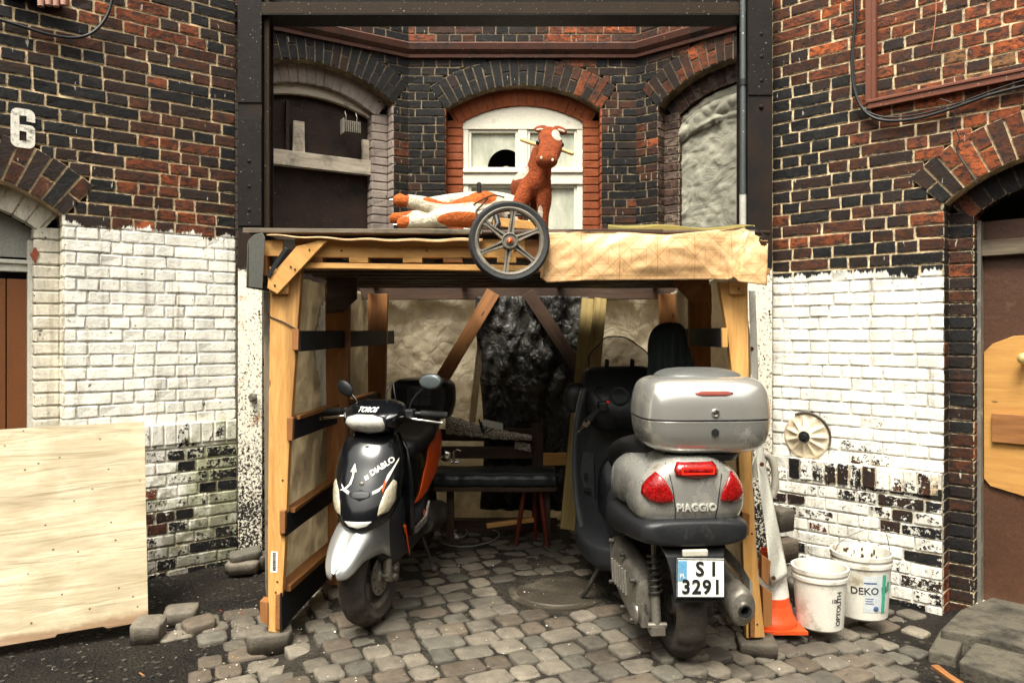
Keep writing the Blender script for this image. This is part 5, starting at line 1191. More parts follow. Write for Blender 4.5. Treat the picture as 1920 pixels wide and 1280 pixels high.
for sg in (-1, 1):
    pth = smooth_path([(-.09, sg * .10, 1.0), (-.11, sg * .20, 1.005), (-.14, sg * .28, 1.0), (-.165, sg * .33, .995)])
    G().tube([p for p in pth], .011, 10).obj('handlebar', M_black, s1, smooth=True, M=STR)
    G().tube([pth[9], pth[14], pth[-1]], .017, 12).obj('grip', M_grip, s1, smooth=True, M=STR)
    G().tube(smooth_path([(-.07, sg * .16, .99), (-.05, sg * .20, .985), (-.07, sg * .27, .975), (-.10, sg * .33, .965)]), [.006] * 24 + [.009], 8).obj('brake_lever', M_chrome, s1, smooth=True, M=STR)
    G().box((-.095, sg * .165, 1.005), (.05, .05, .045)).obj('switch_block', M_black, s1, M=STR, bevel=.008)
mr = G(); mr.ball((0, 0, 0), (.014, .060, .040), 12); 
m1 = G(); m1.ball((-.07, .285, 1.165), (.016, .062, .040), 12); m1 = m1.obj('mirror', M_black, s1, smooth=True, M=STR)
G().ball((-.056, .285, 1.165), (.008, .054, .034), 12).obj('mirror_shell', basic('blue_grey_shell', (.10, .12, .125), .2, .3), m1, smooth=True, M=STR)
G().tube(smooth_path([(-.09, .16, 1.02), (-.08, .19, 1.08), (-.075, .25, 1.14)]), .005, 8).obj('mirror_stalk', M_black, m1, smooth=True, M=STR)
m2 = G(); m2.ball((-.06, -.17, 1.125), (.014, .05, .034), 12, Matrix.Rotation(R(-38), 4, 'X')); m2 = m2.obj('mirror', M_black, s1, smooth=True, M=STR)
G().tube(smooth_path([(-.09, -.10, 1.03), (-.075, -.12, 1.07), (-.065, -.15, 1.11)]), .005, 8).obj('mirror_stalk', M_chrome, m2, smooth=True, M=STR)
G().tube(smooth_path([(-.1, .03, 1.05), (-.11, .035, 1.12), (-.14, .05, 1.15), (-.12, .07, 1.10), (-.12, .08, 1.05)]), .004, 8).obj('cable_loop', M_black, s1, smooth=True, M=STR)
# centre body
Hull([(.04, .44, .09, .10, .12), (-.02, .44, .14, .14, .17), (-.12, .43, .150, .2, .17), (-.25, .35, .150, .10, .09), (-.45, .33, .150, .06, .08), (-.60, .36, .15, .10, .10), (-.7, .40, .14, .1, .1)], 'yz', 4, 36).g().obj('floor_body', M_black, s1, smooth=True, auto=180)
g = G(); rs = []
for z, x, hw in ((.40, -.12, .19), (.55, -.10, .195), (.70, -.125, .18), (.82, -.15, .155), (.90, -.16, .11)): rs.append([Vector((x - .02 + .035 * abs(t) ** 2, t * hw, z)) for t in [k / 8 - 1 for k in range(17)]])
g.loft(rs, False, False); g.obj('leg_shield', M_gloss, s1, smooth=True, solid=.012, auto=180)
for sg in (-1, 1): G().loft([[Vector((x, sg * y, z)), Vector((x, sg * (y + .012), z)), Vector((x, sg * (y + .012), z + .03)), Vector((x, sg * y, z + .03))] for x, y, z in ((-.12, .16, .40), (-.25, .165, .375), (-.5, .165, .37), (-.65, .155, .42))]).obj('floor_edge', M_silver2, s1)
flk = lambda x, z, o_=0: Vector((x, .152 + o_, z))
patch('side_stripe', [(-.05, .46), (-.075, .46), (-.17, .29), (-.155, .285)], flk, M_orange, s1, off=.004)
patch('side_stripe', [(-.02, .47), (-.045, .47), (-.075, .42), (-.06, .42)], flk, M_orange, s1, off=.004)
patch('side_stripe', [(-.50, .40), (-.53, .43), (-.56, .40), (-.54, .35)], flk, M_orange, s1, off=.006)
RB = Hull([(-.47, .58, .06, .16, .14), (-.52, .58, .11, .20, .17), (-.65, .60, .145, .20, .20), (-.85, .63, .162, .18, .18), (-1.05, .68, .155, .14, .13), (-1.25, .73, .125, .10, .09), (-1.40, .765, .06, .05, .05)], 'yz', 2.6, 40)
RB.g().obj('rear_body', M_gloss, s1, smooth=True, auto=180)
for sg in (1, -1):
    sf = lambda x, z, o_=0, sg=sg: Vector((x, RB.side(x, z, sg) + sg * o_, z))
    patch('orange_side_panel', [(-.53, .45), (-.60, .46), (-.8, .55), (-1.0, .64), (-1.22, .73), (-1.2, .79), (-.95, .775), (-.80, .755), (-.70, .72), (-.6, .62)], sf, M_orange, s1, off=.004)
Hull([(-.46, .76, .08, .03, .05), (-.52, .78, .13, .045, .07), (-.7, .785, .155, .05, .06), (-.85, .80, .16, .055, .06), (-.95, .835, .155, .06, .07), (-1.15, .855, .14, .05, .07), (-1.27, .86, .09, .03, .05)], 'yz', 2.8, 36).g().obj('seat', M_seat, s1, smooth=True, auto=180)
wheel(s1, 'rear_wheel', (-1.27, 0, .236), .236, .12, .155, 5, MS)
G().tube([(-.75, .10, .30), (-1.0, .11, .27), (-1.27, .10, .24)], [.07, .085, .075], 16).obj('engine_case', M_rimdark, s1, smooth=True)
G().tube([(-.78, .07, .28), (-.80, .13, .10), (-.79, .16, .012)], [.012, .011, .011], 10).ball((-.79, .165, .02), (.022, .018, .018), 8).obj('centre_stand', M_rimdark, s1, smooth=True)
tc = Hull([(.845, -1.31, .15, .11, .11), (.86, -1.31, .180, .14, .15), (.93, -1.31, .200, .155, .165), (1.0, -1.31, .203, .155, .165), (1.06, -1.31, .195, .15, .16), (1.095, -1.31, .16, .12, .13), (1.105, -1.31, .10, .07, .08)], 'xy', 4.2, 44)
tcb = tc.g().obj('top_box', basic('black_box_plastic', (.010, .0105, .011), .33, 0, .3, 8), s1, smooth=True, auto=180)
g = G()
for i in range(4): g.box((-1.153, -.06 + i * .04, 1.02), (.006, .034, .05)); g.box((-1.153, -.06 + i * .04, .965), (.006, .034, .05))
g.obj('box_ribs', M_innerg, tcb, world=False); 
G().tube([(-1.1, -.08, .84), (-1.35, -.08, .84)], .01, 8).tube([(-1.1, .08, .84), (-1.35, .08, .84)], .01, 8).tube([(-1.12, -.10, .84), (-1.12, .10, .84)], .01, 8).obj('luggage_rack', M_black, s1, smooth=True)

# ---------------- silver maxi scooter, tail to the camera
s2 = thing('scooter', 'silver touring scooter with big silver top case and red tail lights, parked nose in', 'scooter', (.728, 3.28, -.008), math.atan2(.996, -.09))
M2 = W(s2)
wheel(s2, 'rear_wheel', (0, -.005, .222), .222, .128, .13, 5, M2)
TB = Hull([(-.235, .745, .10, .06, .08), (-.225, .745, .165, .085, .095), (-.19, .745, .205, .10, .105), (-.12, .755, .230, .11, .12), (0, .76, .240, .125, .13), (.15, .745, .240, .14, .145), (.30, .72, .228, .135, .14), (.42, .69, .20, .12, .13), (.52, .66, .15, .09, .10)], 'yz', 2.9, 44)
TB.g().obj('tail_body', M_silver2, s2, smooth=True, auto=180)
RF = Hull([(.635, -.10, .20, .2, .12), (.65, -.08, .222, .2, .150), (.70, -.08, .236, .2, .166), (.77, -.08, .230, .2, .168), (.82, -.08, .200, .2, .164), (.86, -.08, .155, .2, .158), (.888, -.075, .115, .2, .145), (.90, -.07, .09, .1, .12)], 'xy', 3.4, 48)
rff = lambda y, z, o_=0: Vector((RF.front(z, y, -1) - o_, y, z))
RF.g().obj('tail_panel', M_silver2, s2, smooth=True, auto=180)
for sg in (-1, 1):
    rs = [rff(sg * y, z, .001) for y, z in ((.115, .875), (.108, .83), (.095, .76), (.088, .70), (.084, .65))]; G().tube(rs, .0022, 6).obj('panel_seam', M_black, s2, smooth=True)
cl_ = patch('centre_tail_light', [(-.092, .862), (-.085, .826), (0, .820), (.085, .826), (.092, .862), (.075, .885), (-.075, .885)], rff, M_redlens, s2, off=.008, bump=.010)
m_rl2 = basic('bright_red_strip', (.85, .03, .015), .2)
g = G()
for zz in (.842, .866): g.box((-.268, 0, zz), (.002, .13, .006))
for yy in (-.065, .065): g.box((-.268, yy, .854), (.002, .006, .03))
g.obj('light_border', m_rl2, cl_)
for sg in (-1, 1):
    patch('tail_light', [(sg * y, z) for y, z in ((.092, .720), (.15, .718), (.195, .730), (.218, .755), (.213, .785), (.190, .815), (.160, .842), (.150, .84), (.122, .80), (.102, .76))], rff, M_redlens, s2, off=.010, bump=.010)
g_ = lettering('raised_lettering', 'PIAGGIO', .043, basic('silver_letter', (.62, .61, .56), .3, .3, .05), s2, Matrix(), .0035, .0012, 0, 1.05, world=False)
for v_ in g_.data.vertices: a, b, d = v_.co.x * .95, v_.co.y, v_.co.z; v_.co = rff(-a, .700 + b, .0035 + d)
BP = Hull([(-.262, .60, .15, .038, .045), (-.252, .60, .195, .048, .055), (-.215, .60, .228, .055, .062), (-.10, .593, .247, .062, .075), (.10, .575, .25, .07, .09), (.30, .55, .240, .085, .10), (.48, .52, .21, .08, .09), (.6, .48, .19, .08, .10)], 'yz', 3.4, 40)
BP.g().obj('rear_bumper', M_black, s2, smooth=True, auto=180)
# mudguard and plate
g = G(); rs = []
for z, x, hw, t_ in ((.56, -.19, .15, .09), (.50, -.235, .125, .05), (.44, -.255, .11, .03), (.36, -.27, .105, .022), (.325, -.275, .10, .02)): rs.append([Vector((x, hw, z)), Vector((x, -hw, z)), Vector((x + t_, -hw * .9, z)), Vector((x + t_, hw * .9, z))])
g.loft(rs); g.obj('mudguard', M_black, s2, bevel=.008)
G().box((-.262, .012, .522), (.02, .105, .028)).obj('plate_lamp', basic('cream_lens', (.45, .43, .36), .3), s2, bevel=.006)
PM = M2 @ Matrix.Translation((-.286, -.003, .428)) @ Matrix.Rotation(R(-90), 4, 'Z') @ Matrix.Rotation(R(-6), 4, 'X') @ Matrix.Rotation(R(2.0), 4, 'Y')
pl = G(); pl.box((0, 0, 0), (.196, .004, .152)); pl = pl.obj('number_plate', basic('plate_white', (.72, .72, .66), .35, 0, .05, 6, dirt=(.4, .37, .3), damt=.6), s2, M=PM, bevel=.0015)
G().box((0, .004, 0), (.204, .004, .16)).obj('plate_holder', M_black, pl, M=PM)
fr = G()
for a, b in (((0, .0735), (.196, .003)), ((0, -.0735), (.196, .003)), ((.0965, 0), (.003, .144)), ((-.0965, 0), (.003, .144))): fr.box((a[0], -.0028, a[1]), (b[0], .002, b[1]))
fr.obj('plate_border', M_black, pl, M=PM)
G().box((-.0755, -.003, .028), (.036, .002, .078)).obj('country_band', basic('band_blue', (.10, .26, .42), .4), pl, M=PM)
TX = PM @ Matrix.Translation((0, -.0045, 0)) @ Matrix.Rotation(R(90), 4, 'X')
lettering('plate_lettering', 'PL', .024, m_off, pl, TX @ Matrix.Translation((-.0755, .008, 0)), .0005, .0005)
lettering('plate_lettering', 'S I', .078, M_black, pl, TX @ Matrix.Translation((.02, .034, 0)), .0006, .0022, 0, 1.1)
lettering('plate_lettering', '3291', .076, M_black, pl, TX @ Matrix.Translation((.003, -.036, 0)), .0006, .0022, 0, 1.12)
# engine, shock, muffler
g = G(); rs = []
for x, cz, h_, y0, y1 in ((-.07, .25, .05, .12, .17), (-.05, .25, .10, .10, .20), (.05, .26, .125, .09, .215), (.20, .28, .125, .09, .215), (.40, .30, .12, .09, .21), (.50, .31, .08, .1, .19)):
    rs.append([Vector((x, (y0 + y1) / 2 + math.copysign(abs(math.cos(a)) ** .6, math.cos(a)) * (y1 - y0) / 2, cz + math.copysign(abs(math.sin(a)) ** .8, math.sin(a)) * h_)) for a in [2 * math.pi * k / 20 for k in range(20)]])
g.loft(rs); g.ball((-.02, .195, .20), (.05, .02, .05), 8); g.box((-.055, .165, .20), (.03, .03, .1)); g.obj('engine_case', M_alu, s2, smooth=True, auto=40)
g = G(); g.tube([(-.105, .125, .16), (-.085, .125, .30)], .02, 14).tube([(-.085, .125, .29), (-.055, .125, .50)], .011, 10).box((-.105, .125, .155), (.05, .06, .035)).cyl((-.11, .085, .175), (-.11, .165, .175), .013, n=10)
g.obj('shock_absorber', M_alu, s2, smooth=True, auto=40)
g = G(); pt = []
for i in range(7 * 14): a = 2 * math.pi * i / 14; t = i / 97; pt.append((-.088 + .033 * t + math.cos(a) * .027, .125 + math.sin(a) * .027, .30 + .17 * t))
g.tube(pt, .0055, 6); g.obj('coil_spring', M_rimdark, s2, smooth=True)
g = G(); c0 = Vector((-.20, -.215, .265)); ax = Vector((-1, -.03, -.10)).normalized()
g.lathe([(.001, -.45), (.035, -.45), (.060, -.40), (.066, -.30), (.066, -.02), (.060, -.004), (.052, .004), (.030, .006), (.026, .010), (.026, .022), (.021, .022), (.020, -.03), (.001, -.03)], c0, ax, 32, sx=1)
for i, p in enumerate(g.v): q = Vector(p) - c0; g.v[i] = tuple(c0 + Vector((q.x, q.y * .92, q.z * 1.25)))
mf_ = g.obj('muffler', M_alu, s2, smooth=True, auto=40)
G().lathe([(.0205, -.025), (.0205, .0235), (.0265, .0235), (.0265, .012)], c0, ax, 24).cyl(c0 - ax * .02, c0 - ax * .018, .0205, n=20).obj('tail_pipe', M_black, mf_, smooth=True, auto=40)
g = G(); g.loft([[Vector((x, y0, z)), Vector((x, y0 - .012, z - .02)), Vector((x, y0 - .012, z - .06)), Vector((x, y0, z - .06))] for x, y0, z in ((-.14, -.268, .37), (.0, -.278, .40), (.2, -.272, .43))]); g.obj('heat_shield', M_silver2, mf_)
G().tube([(0, -.06, .222), (0, -.15, .222)], .018, 12).box((0, -.13, .25), (.06, .03, .16)).obj('axle_bracket', M_rimdark, s2)
# seat, floor, shields
Hull([(.02, .90, .10, .04, .06), (.10, .90, .165, .05, .09), (.28, .885, .185, .05, .10), (.45, .85, .185, .05, .10), (.58, .81, .18, .05, .12), (.72, .79, .15, .04, .14), (.80, .78, .09, .02, .12)], 'yz', 2.8, 36).g().obj('seat', M_seat, s2, smooth=True, auto=180)
Hull([(.40, .50, .15, .16, .16), (.55, .50, .20, .17, .20), (.70, .46, .13, .22, .18), (.78, .40, .12, .14, .15), (.95, .40, .12, .14, .15), (1.05, .46, .14, .25, .2)], 'yz', 3, 30).g().obj('tunnel', M_black, s2, smooth=True, auto=180)
Hull([(.45, .30, .20, .05, .08), (.55, .29, .27, .05, .09), (.75, .28, .29, .05, .09), (.95, .29, .29, .06, .09), (1.10, .34, .26, .08, .10)], 'yz', 5, 30).g().obj('footboard', M_black, s2, smooth=True, auto=180)
# hollow leg shield seen from the rider's side
def legs(u, v):
    z = .30 + .80 * v; t = u * 2 - 1; hw = lerp([(.26,), (.288,), (.30,), (.30,), (.285,), (.25,)], v)[0]
    x = 1.02 + .10 * v - .10 * v * v + .05 * (1 - abs(t) ** 2) - .11 * abs(t) ** 3; return (x, t * hw, z)
sheet('leg_shield', legs, 30, 24, M_innerg, s2, world=False, solid=.02)
sheet('shield_outer_panel', lambda u, v: (legs(u, v)[0] + .07 + .10 * (1 - (2 * u - 1) ** 2), legs(u, v)[1] * .985, legs(u, v)[2]), 24, 20, M_silver, s2, world=False, solid=.01)
pp = patch('glove_pocket', [(.15, .42), (.25, .44), (.27, .62), (.25, .74), (.16, .72)], lambda y, z, o_=0: Vector((legs((y / .31 + 1) / 2, (z - .30) / .80)[0] - .012 - o_, y, z)), basic('pocket_grey', (.06, .068, .072), .5, 0, .2, dirt=(.02, .02, .02)), s2, off=.004, bump=.01)
G().box((.985, .22, .60), (.02, .02, .03)).obj('pocket_slot', M_black, pp); G().box((.985, .21, .52), (.02, .04, .012)).obj('pocket_slot', M_black, pp)
# dash, cowl and screen
Hull([(.86, 1.02, .15, .10, .10), (.95, 1.00, .21, .14, .14), (1.05, 1.02, .235, .14, .14), (1.13, 1.06, .235, .12, .12), (1.19, 1.10, .21, .10, .09), (1.215, 1.12, .15, .06, .05)], 'xy', 3.2, 36).g().obj('dashboard', M_black, s2, smooth=True, auto=180)
G().lathe([(.001, 0), (.045, 0), (.055, .01), (.058, .0), (.052, -.01)], (.885, .05, 1.06), (-.8, 0, .6), 28).lathe([(.001, 0), (.03, 0), (.038, .008), (.04, 0)], (.885, -.06, 1.06), (-.8, 0, .6), 24).obj('gauges', M_innerg, s2, smooth=True, auto=40)
G().lathe([(.001, 0), (.028, 0), (.033, .006), (.035, 0)], (.985, .13, .90), (-1, 0, .1), 24).lathe([(.001, 0), (.028, 0), (.033, .006), (.035, 0)], (.985, .06, .90), (-1, 0, .1), 24).obj('dash_rings', M_innerg, s2, smooth=True, auto=40)
ms = NT('smoked_screen'); ms.b.inputs['Base Color'].default_value = (.35, .25, .14, 1); ms.b.inputs['Roughness'].default_value = .12; ms.b.inputs['Alpha'].default_value = .38; ms = ms.mat
def scr(u, v):
    t = u * 2 - 1; hw = .185 * (1 - .55 * max(0, v - .55) ** 2 / .2025 * .7); z = 1.14 + .25 * v - .05 * abs(t) ** 3 * v; return (1.13 + .10 * v - .10 * abs(t) ** 2, t * hw, z)
ws = sheet('windscreen', scr, 24, 14, ms, s2, world=False, solid=.004)
g = G(); e_ = [scr(0, v / 12) for v in range(13)] + [scr(u / 20, 1) for u in range(21)] + [scr(1, 1 - v / 12) for v in range(13)]; g.tube(e_, .004, 6); g.obj('screen_edge', M_black, ws, smooth=True, world=False)
for y in (-.07, .08): G().tube([(1.09, y, 1.17), (1.07, y, 1.25)], .013, 10).ball((1.07, y, 1.25), .013, 6).obj('screen_mount', M_black, s2, smooth=True)
for sg in (-1, 1):
    pth = smooth_path([(.92, sg * .06, 1.02), (.88, sg * .12, 1.03), (.80, sg * .19, .99), (.72, sg * .265, .935)])
    G().tube(pth, .012, 10).obj('handlebar', M_black, s2, smooth=True)
    gr = G().tube([pth[16], pth[20], pth[-1]], .018, 12).obj('grip', M_grip, s2, smooth=True)
    a = Vector(pth[-1]); d = (a - Vector(pth[-4])).normalized(); G().tube([a, a + d * .02], [.019, .017], 14).obj('bar_end', M_chrome, gr, smooth=True, auto=40)
    G().tube(smooth_path([(.84, sg * .15, 1.0), (.83, sg * .21, .97), (.78, sg * .26, .925), (.73, sg * .31, .885)]), .007, 8).obj('brake_lever', M_chrome, s2, smooth=True)
    G().box((.82, sg * .16, 1.01), (.06, .05, .05)).obj('switch_block', M_black, s2, bevel=.008)
G().ball((.80, .135, 1.035), .010, 6).obj('red_switch', basic('red_switch_plastic', (.8, .03, .02), .3), s2, smooth=True)
for sg in (-1, 1): G().ball((1.05, sg * .27, 1.04), (.05, .07, .09), 10).obj('shield_shoulder', M_black, s2, smooth=True)
wheel(s2, 'front_wheel', (1.36, 0, .21), .21, .11, .13, 5, M2)
Hull([(.20, 1.34, .10, .06, .1), (.40, 1.32, .13, .14, .14), (.60, 1.26, .22, .16, .14), (.9, 1.2, .22, .1, .1)], 'xy', 2.6, 28).g().obj('nose_cowl', M_silver, s2, smooth=True, auto=180)
G().tube([(.62, .22, .20), (.66, .28, .06), (.70, .30, .012)], .012, 8).obj('side_stand', M_rimdark, s2, smooth=True)
# top case
MC = M2 @ Matrix.Translation((-.035, -.082, 0)) @ Matrix.Rotation(R(-1), 4, 'Z')
lw = Hull([(.905, 0, .15, .14, .12), (.912, 0, .195, .17, .15), (.935, 0, .245, .20, .185), (.985, 0, .270, .212, .205), (1.04, 0, .277, .215, .212), (1.048, 0, .277, .215, .212)], 'xy', 4.0, 56)
m_case = basic('silver_case_paint', (.58, .58, .54), .22, .75, .07, 3, 0, grain=.12, dirt=(.26, .24, .2), damt=.64, **{'Coat Weight': .3})
m_case2 = basic('silver_case_lower', (.50, .50, .46), .25, .75, .07, 3, 0, grain=.15, dirt=(.22, .2, .16), damt=.6, **{'Coat Weight': .3})
lc = lw.g().obj('top_case_base', m_case2, s2, smooth=True, M=MC, auto=180)
Hull([(1.047, 0, .271, .209, .206), (1.056, 0, .271, .209, .206)], 'xy', 4, 56).g().obj('case_seam', M_black, s2, M=MC)
up = Hull([(1.055, 0, .278, .216, .213), (1.062, 0, .279, .217, .214), (1.12, 0, .275, .213, .209), (1.17, 0, .264, .203, .197), (1.20, 0, .247, .187, .180), (1.218, 0, .215, .16, .15), (1.225, 0, .17, .13, .12)], 'xy', 4.0, 56)
uc_ = up.g().obj('top_case_lid', m_case, s2, smooth=True, M=MC, auto=180)
Hull([(1.215, .02, .185, .16, .13), (1.232, .02, .18, .15, .125), (1.25, .03, .14, .12, .10), (1.258, .03, .09, .07, .06)], 'xy', 2.6, 40).g().obj('lid_pad', basic('charcoal_pad', (.10, .105, .10), .4, .2), s2, smooth=True, M=MC, auto=180)
uf = lambda y, z, o_=0: Vector((up.front(z, y, -1) - o_, y, z))
patch('case_reflector', [(-.092, 1.163), (-.05, 1.153), (.05, 1.153), (.092, 1.163), (.05, 1.172), (-.05, 1.172)], uf, basic('dull_red_reflector', (.22, .05, .035), .3, .2), uc_, M=MC, off=.003)
lk_ = G().lathe([(.001, .012), (.005, .012), (.006, .008), (.013, .010), (.016, .006), (.017, 0)], uf(0, 1.085, 0), (-1, 0, 0), 24).obj('case_lock', M_chrome, uc_, smooth=True, M=MC, auto=40)
lf = lambda y, z, o_=0: Vector((lw.front(z, y, -1) - o_, y, z))
hx = lf(0, 1.005, .001); G().add([(hx.x - .003, math.sin(R(60 * k)) * .017, hx.z + math.cos(R(60 * k)) * .017) for k in range(6)] + [(hx.x + .012, math.sin(R(60 * k)) * .017, hx.z + math.cos(R(60 * k)) * .017) for k in range(6)], [tuple(range(6))] + [(k, (k + 1) % 6, (k + 1) % 6 + 6, k + 6) for k in range(6)]).obj('hexagon_badge', M_black, lc, M=MC)
Hull([(.875, -.0, .14, .14, .14), (.905, 0, .17, .17, .15)], 'xy', 3, 30).g().obj('case_bracket', M_black, s2, smooth=True, M=MC, auto=40)

for k in range(6): G().box((.06 + .05 * k, .219, .30 - .004 * k), (.010, .012, .11), Matrix.Rotation(R(12), 4, 'Y')).obj('cover_rib', M_alu, s2, bevel=.003)
for x_, z_ in ((-.03, .34), (-.03, .17), (.15, .40), (.38, .40), (.38, .20), (.15, .16)): G().cyl((x_, .20, z_), (x_, .222, z_), .011, .010, 10).obj('cover_bolt', M_rimdark, s2)
G().tube([legs(.5 + (y_ / .31) / 2, v_) for y_, v_ in ((.08, .95), (.10, .60), (.14, .50), (.27, .47))], .004, 6).obj('shield_seam', M_black, s2, smooth=True)
G().tube(smooth_path([(.80, .16, 1.03), (.86, .20, 1.10), (.95, .12, 1.10), (1.0, .05, 1.0)]), .005, 6).obj('control_cable', M_black, s2, smooth=True)
G().tube(smooth_path([(.82, .13, 1.0), (.84, .10, .92), (.92, .06, .86), (1.0, .04, .9)]), .006, 6).obj('control_cable', M_black, s2, smooth=True)
# ================================================================ things on the roof
# plastic spoked wheel hanging over the roof edge
pc = thing('pushchair', 'stripped pushchair chassis with one big spoked wheel hanging over the roof edge', 'pushchair', P(955, 453, 3.36), 0); wt = pc
M_wpl = basic('weathered_grey_plastic', (.13, .115, .09), .5, 0, .35, 14, .2, 60, dirt=(.26, .23, .18), damt=.52)
WT = W(wt) @ Matrix.Rotation(R(6), 4, 'Z') @ Matrix.Rotation(R(-3), 4, 'X')
r = .184
g = G(); g.lathe([(.001, -.028), (.018, -.028), (.020, -.022), (.030, -.022), (.032, -.028), (.037, -.026), (.038, .02), (.001, .02)], (0, 0, 0), (0, 1, 0), 40); wt = g.obj('wheel', M_wpl, wt, smooth=True, M=WT, auto=40)
g = G(); g.lathe([(r - .028, -.018), (r - .012, -.022), (r - .001, -.012), (r, 0), (r - .001, .012), (r - .012, .022), (r - .028, .018)], (0, 0, 0), (0, 1, 0), 72)
g.obj('tyre', basic('pram_rubber', (.022, .023, .024), .65, 0, .3, 12, .2, 80, dirt=(.06, .055, .045), damt=.58), wt, smooth=True, M=WT)
g = G(); g.lathe([(r - .028, -.017), (r - .034, -.020), (r - .042, -.016), (r - .048, .0), (r - .042, .016), (r - .034, .02), (r - .028, .017), (r - .028, -.017)], (0, 0, 0), (0, 1, 0), 72)
rim = g.obj('rim', M_wpl, wt, smooth=True, M=WT, auto=40)
G().lathe([(.001, -.036), (.010, -.035), (.013, -.031), (.013, -.026)], (0, 0, 0), (0, 1, 0), 24).obj('hub_cap', basic('red_cap', (.45, .05, .02), .3), wt, smooth=True, M=WT)
G().box((-.003, -.0365, 0), (.005, .002, .016), Matrix.Rotation(R(15), 4, 'Y')).obj('cap_mark', basic('orange_cap_mark', (.75, .4, .06), .3), wt, M=WT)
for k in range(6):
    a = R(60 * k + 22); g = G()
    for s_ in (-1, 1):
        d = Vector((math.cos(a), 0, math.sin(a))); t = Vector((-math.sin(a), 0, math.cos(a)))
        g.loft([[d * q + t * (s_ * o_ - w_) + Vector((0, -.010 - dp, 0)), d * q + t * (s_ * o_ + w_) + Vector((0, -.010 - dp, 0)), d * q + t * (s_ * o_ + w_) + Vector((0, .008, 0)), d * q + t * (s_ * o_ - w_) + Vector((0, .008, 0))] for q, o_, w_, dp in ((.034, .011, .005, .008), (.07, .008, .004, .004), (.115, .006, .004, .002), (r - .052, .0065, .005, .003), (r - .040, .014, .010, .003))])
    g.loft([[d * q + t * -w_ + Vector((0, -.002, 0)), d * q + t * w_ + Vector((0, -.002, 0)), d * q + t * w_ + Vector((0, .004, 0)), d * q + t * -w_ + Vector((0, .004, 0))] for q, w_ in ((.034, .012), (.115, .007), (r - .042, .014))])
    g.obj('spoke', M_wpl, wt, M=WT)
G().cyl((0, .02, 0), (0, .20, .03), .006, n=10).obj('axle', M_chrome, wt, smooth=True, M=WT)

def plush_mat(name, base, patches, col2, fluff=.8):
    """patches: (x,z,rx,rz[,y,ry]) soft-edged coloured areas in object space"""
    m = NT(name); v = m.mapping((1, 1, 1), False); x, y, z = m.xyz(); n = m.noise(v, 90, 5, .7); n0 = m.noise(v, 22, 5, .6); nb = m.noise(v, 16, 4)
    f = None
    for p in patches:
        a = m.math('DIVIDE', m.math('SUBTRACT', x, p[0]), p[2]); b = m.math('DIVIDE', m.math('SUBTRACT', z, p[1]), p[3]); d = m.math('ADD', m.math('MULTIPLY', a, a), m.math('MULTIPLY', b, b))
        if len(p) > 4: c = m.math('DIVIDE', m.math('SUBTRACT', y, p[4]), p[5]); d = m.math('ADD', d, m.math('MULTIPLY', c, c))
        d = m.math('ADD', d, m.math('MULTIPLY', m.math('SUBTRACT', nb, .5), .35)); q = m.mapr(d, .96, 1.04, 1, 0); f = q if f is None else m.math('MAXIMUM', f, q)
    c = m.mix(f, base, col2); c = m.mix(1, c, m.mix(m.mapr(n0, .3, .7), (.62, .6, .56), (1.25, 1.2, 1.15)), 'MULTIPLY'); c = m.mix(m.mapr(n, .5, .7, 0, .3), c, (.42, .12, .04) if base[0] < .6 else (.45, .3, .18))
    return m.fin(c, .95, 0, m.bump(m.math('ADD', n, n0), fluff, .022))
def rp(px, py, Y, o_): q = P(px, py, Y) - o_; return (q.x, q.y, q.z)
# brown plush horse, standing behind the wheel
O1 = Vector((X(990, 3.62), 3.62, H + .49))
hb = thing('toy_horse', 'reddish brown plush rocking horse with wooden ear handles standing behind the wheel', 'toy horse', O1)
k1 = lambda px, py, dy=0: Vector(rp(px, py, 3.62 + dy, O1))
g = G()
def limb(pts, rs, n=14): g.tube(smooth_path(pts, 5), [r_ for r_ in [x[0] for x in cat_interp([(q,) for q in rs], 5)]], n)
limb([k1(1016, 318, .0), k1(1006, 345, .02), k1(1002, 356, .06)], [.05, .070, .065], 18)                       # chest
limb([k1(1004, 340, .06), k1(990, 352, .20), k1(985, 356, .34)], [.085, .09, .075], 18)               # barrel
limb([k1(990, 350, .02), k1(976, 380, .0), k1(968, 408, .0), k1(962, 432, .0)], [.046, .040, .030, .028])   # fore legs
limb([k1(1018, 350, .02), k1(1020, 378, .0), k1(1018, 404, .0), k1(1018, 432, .01)], [.044, .038, .030, .028])
limb([k1(982, 356, .30), k1(978, 400, .34), k1(975, 432, .34)], [.06, .042, .035]); limb([k1(1006, 356, .30), k1(1008, 400, .34), k1(1008, 432, .34)], [.06, .042, .035])
limb([k1(1004, 350, .04), k1(1012, 312, .01), k1(1020, 280, .0)], [.070, .060, .056], 18)                   # neck
g.ball(k1(1030, 262, -.01), (.056, .070, .062), 14)
limb([k1(1032, 268, -.04), k1(1030, 284, -.09), k1(1026, 297, -.13)], [.062, .056, .048], 16)                # muzzle
g.ball(k1(1025, 300, -.135), (.054, .05, .044), 14)
M_pb = plush_mat('brown_plush', (.27, .055, .012), [(.134, .447, .026, .036, -.05, .10), (-.045, .30, .05, .035, 0, .2), (-.06, .055, .012, .03, -.03, .03), (.058, .085, .012, .04, -.03, .03)], (.68, .63, .53))
bd = g.obj('body', M_pb, hb, remesh=.007, smo=6)
ey = basic('glass_eye', (.01, .008, .008), .08)
G().ball(k1(1010, 268, -.078), .014, 8).obj('eye', ey, hb, smooth=True); G().ball(k1(1053, 272, -.07), .012, 8).obj('eye', ey, hb, smooth=True)
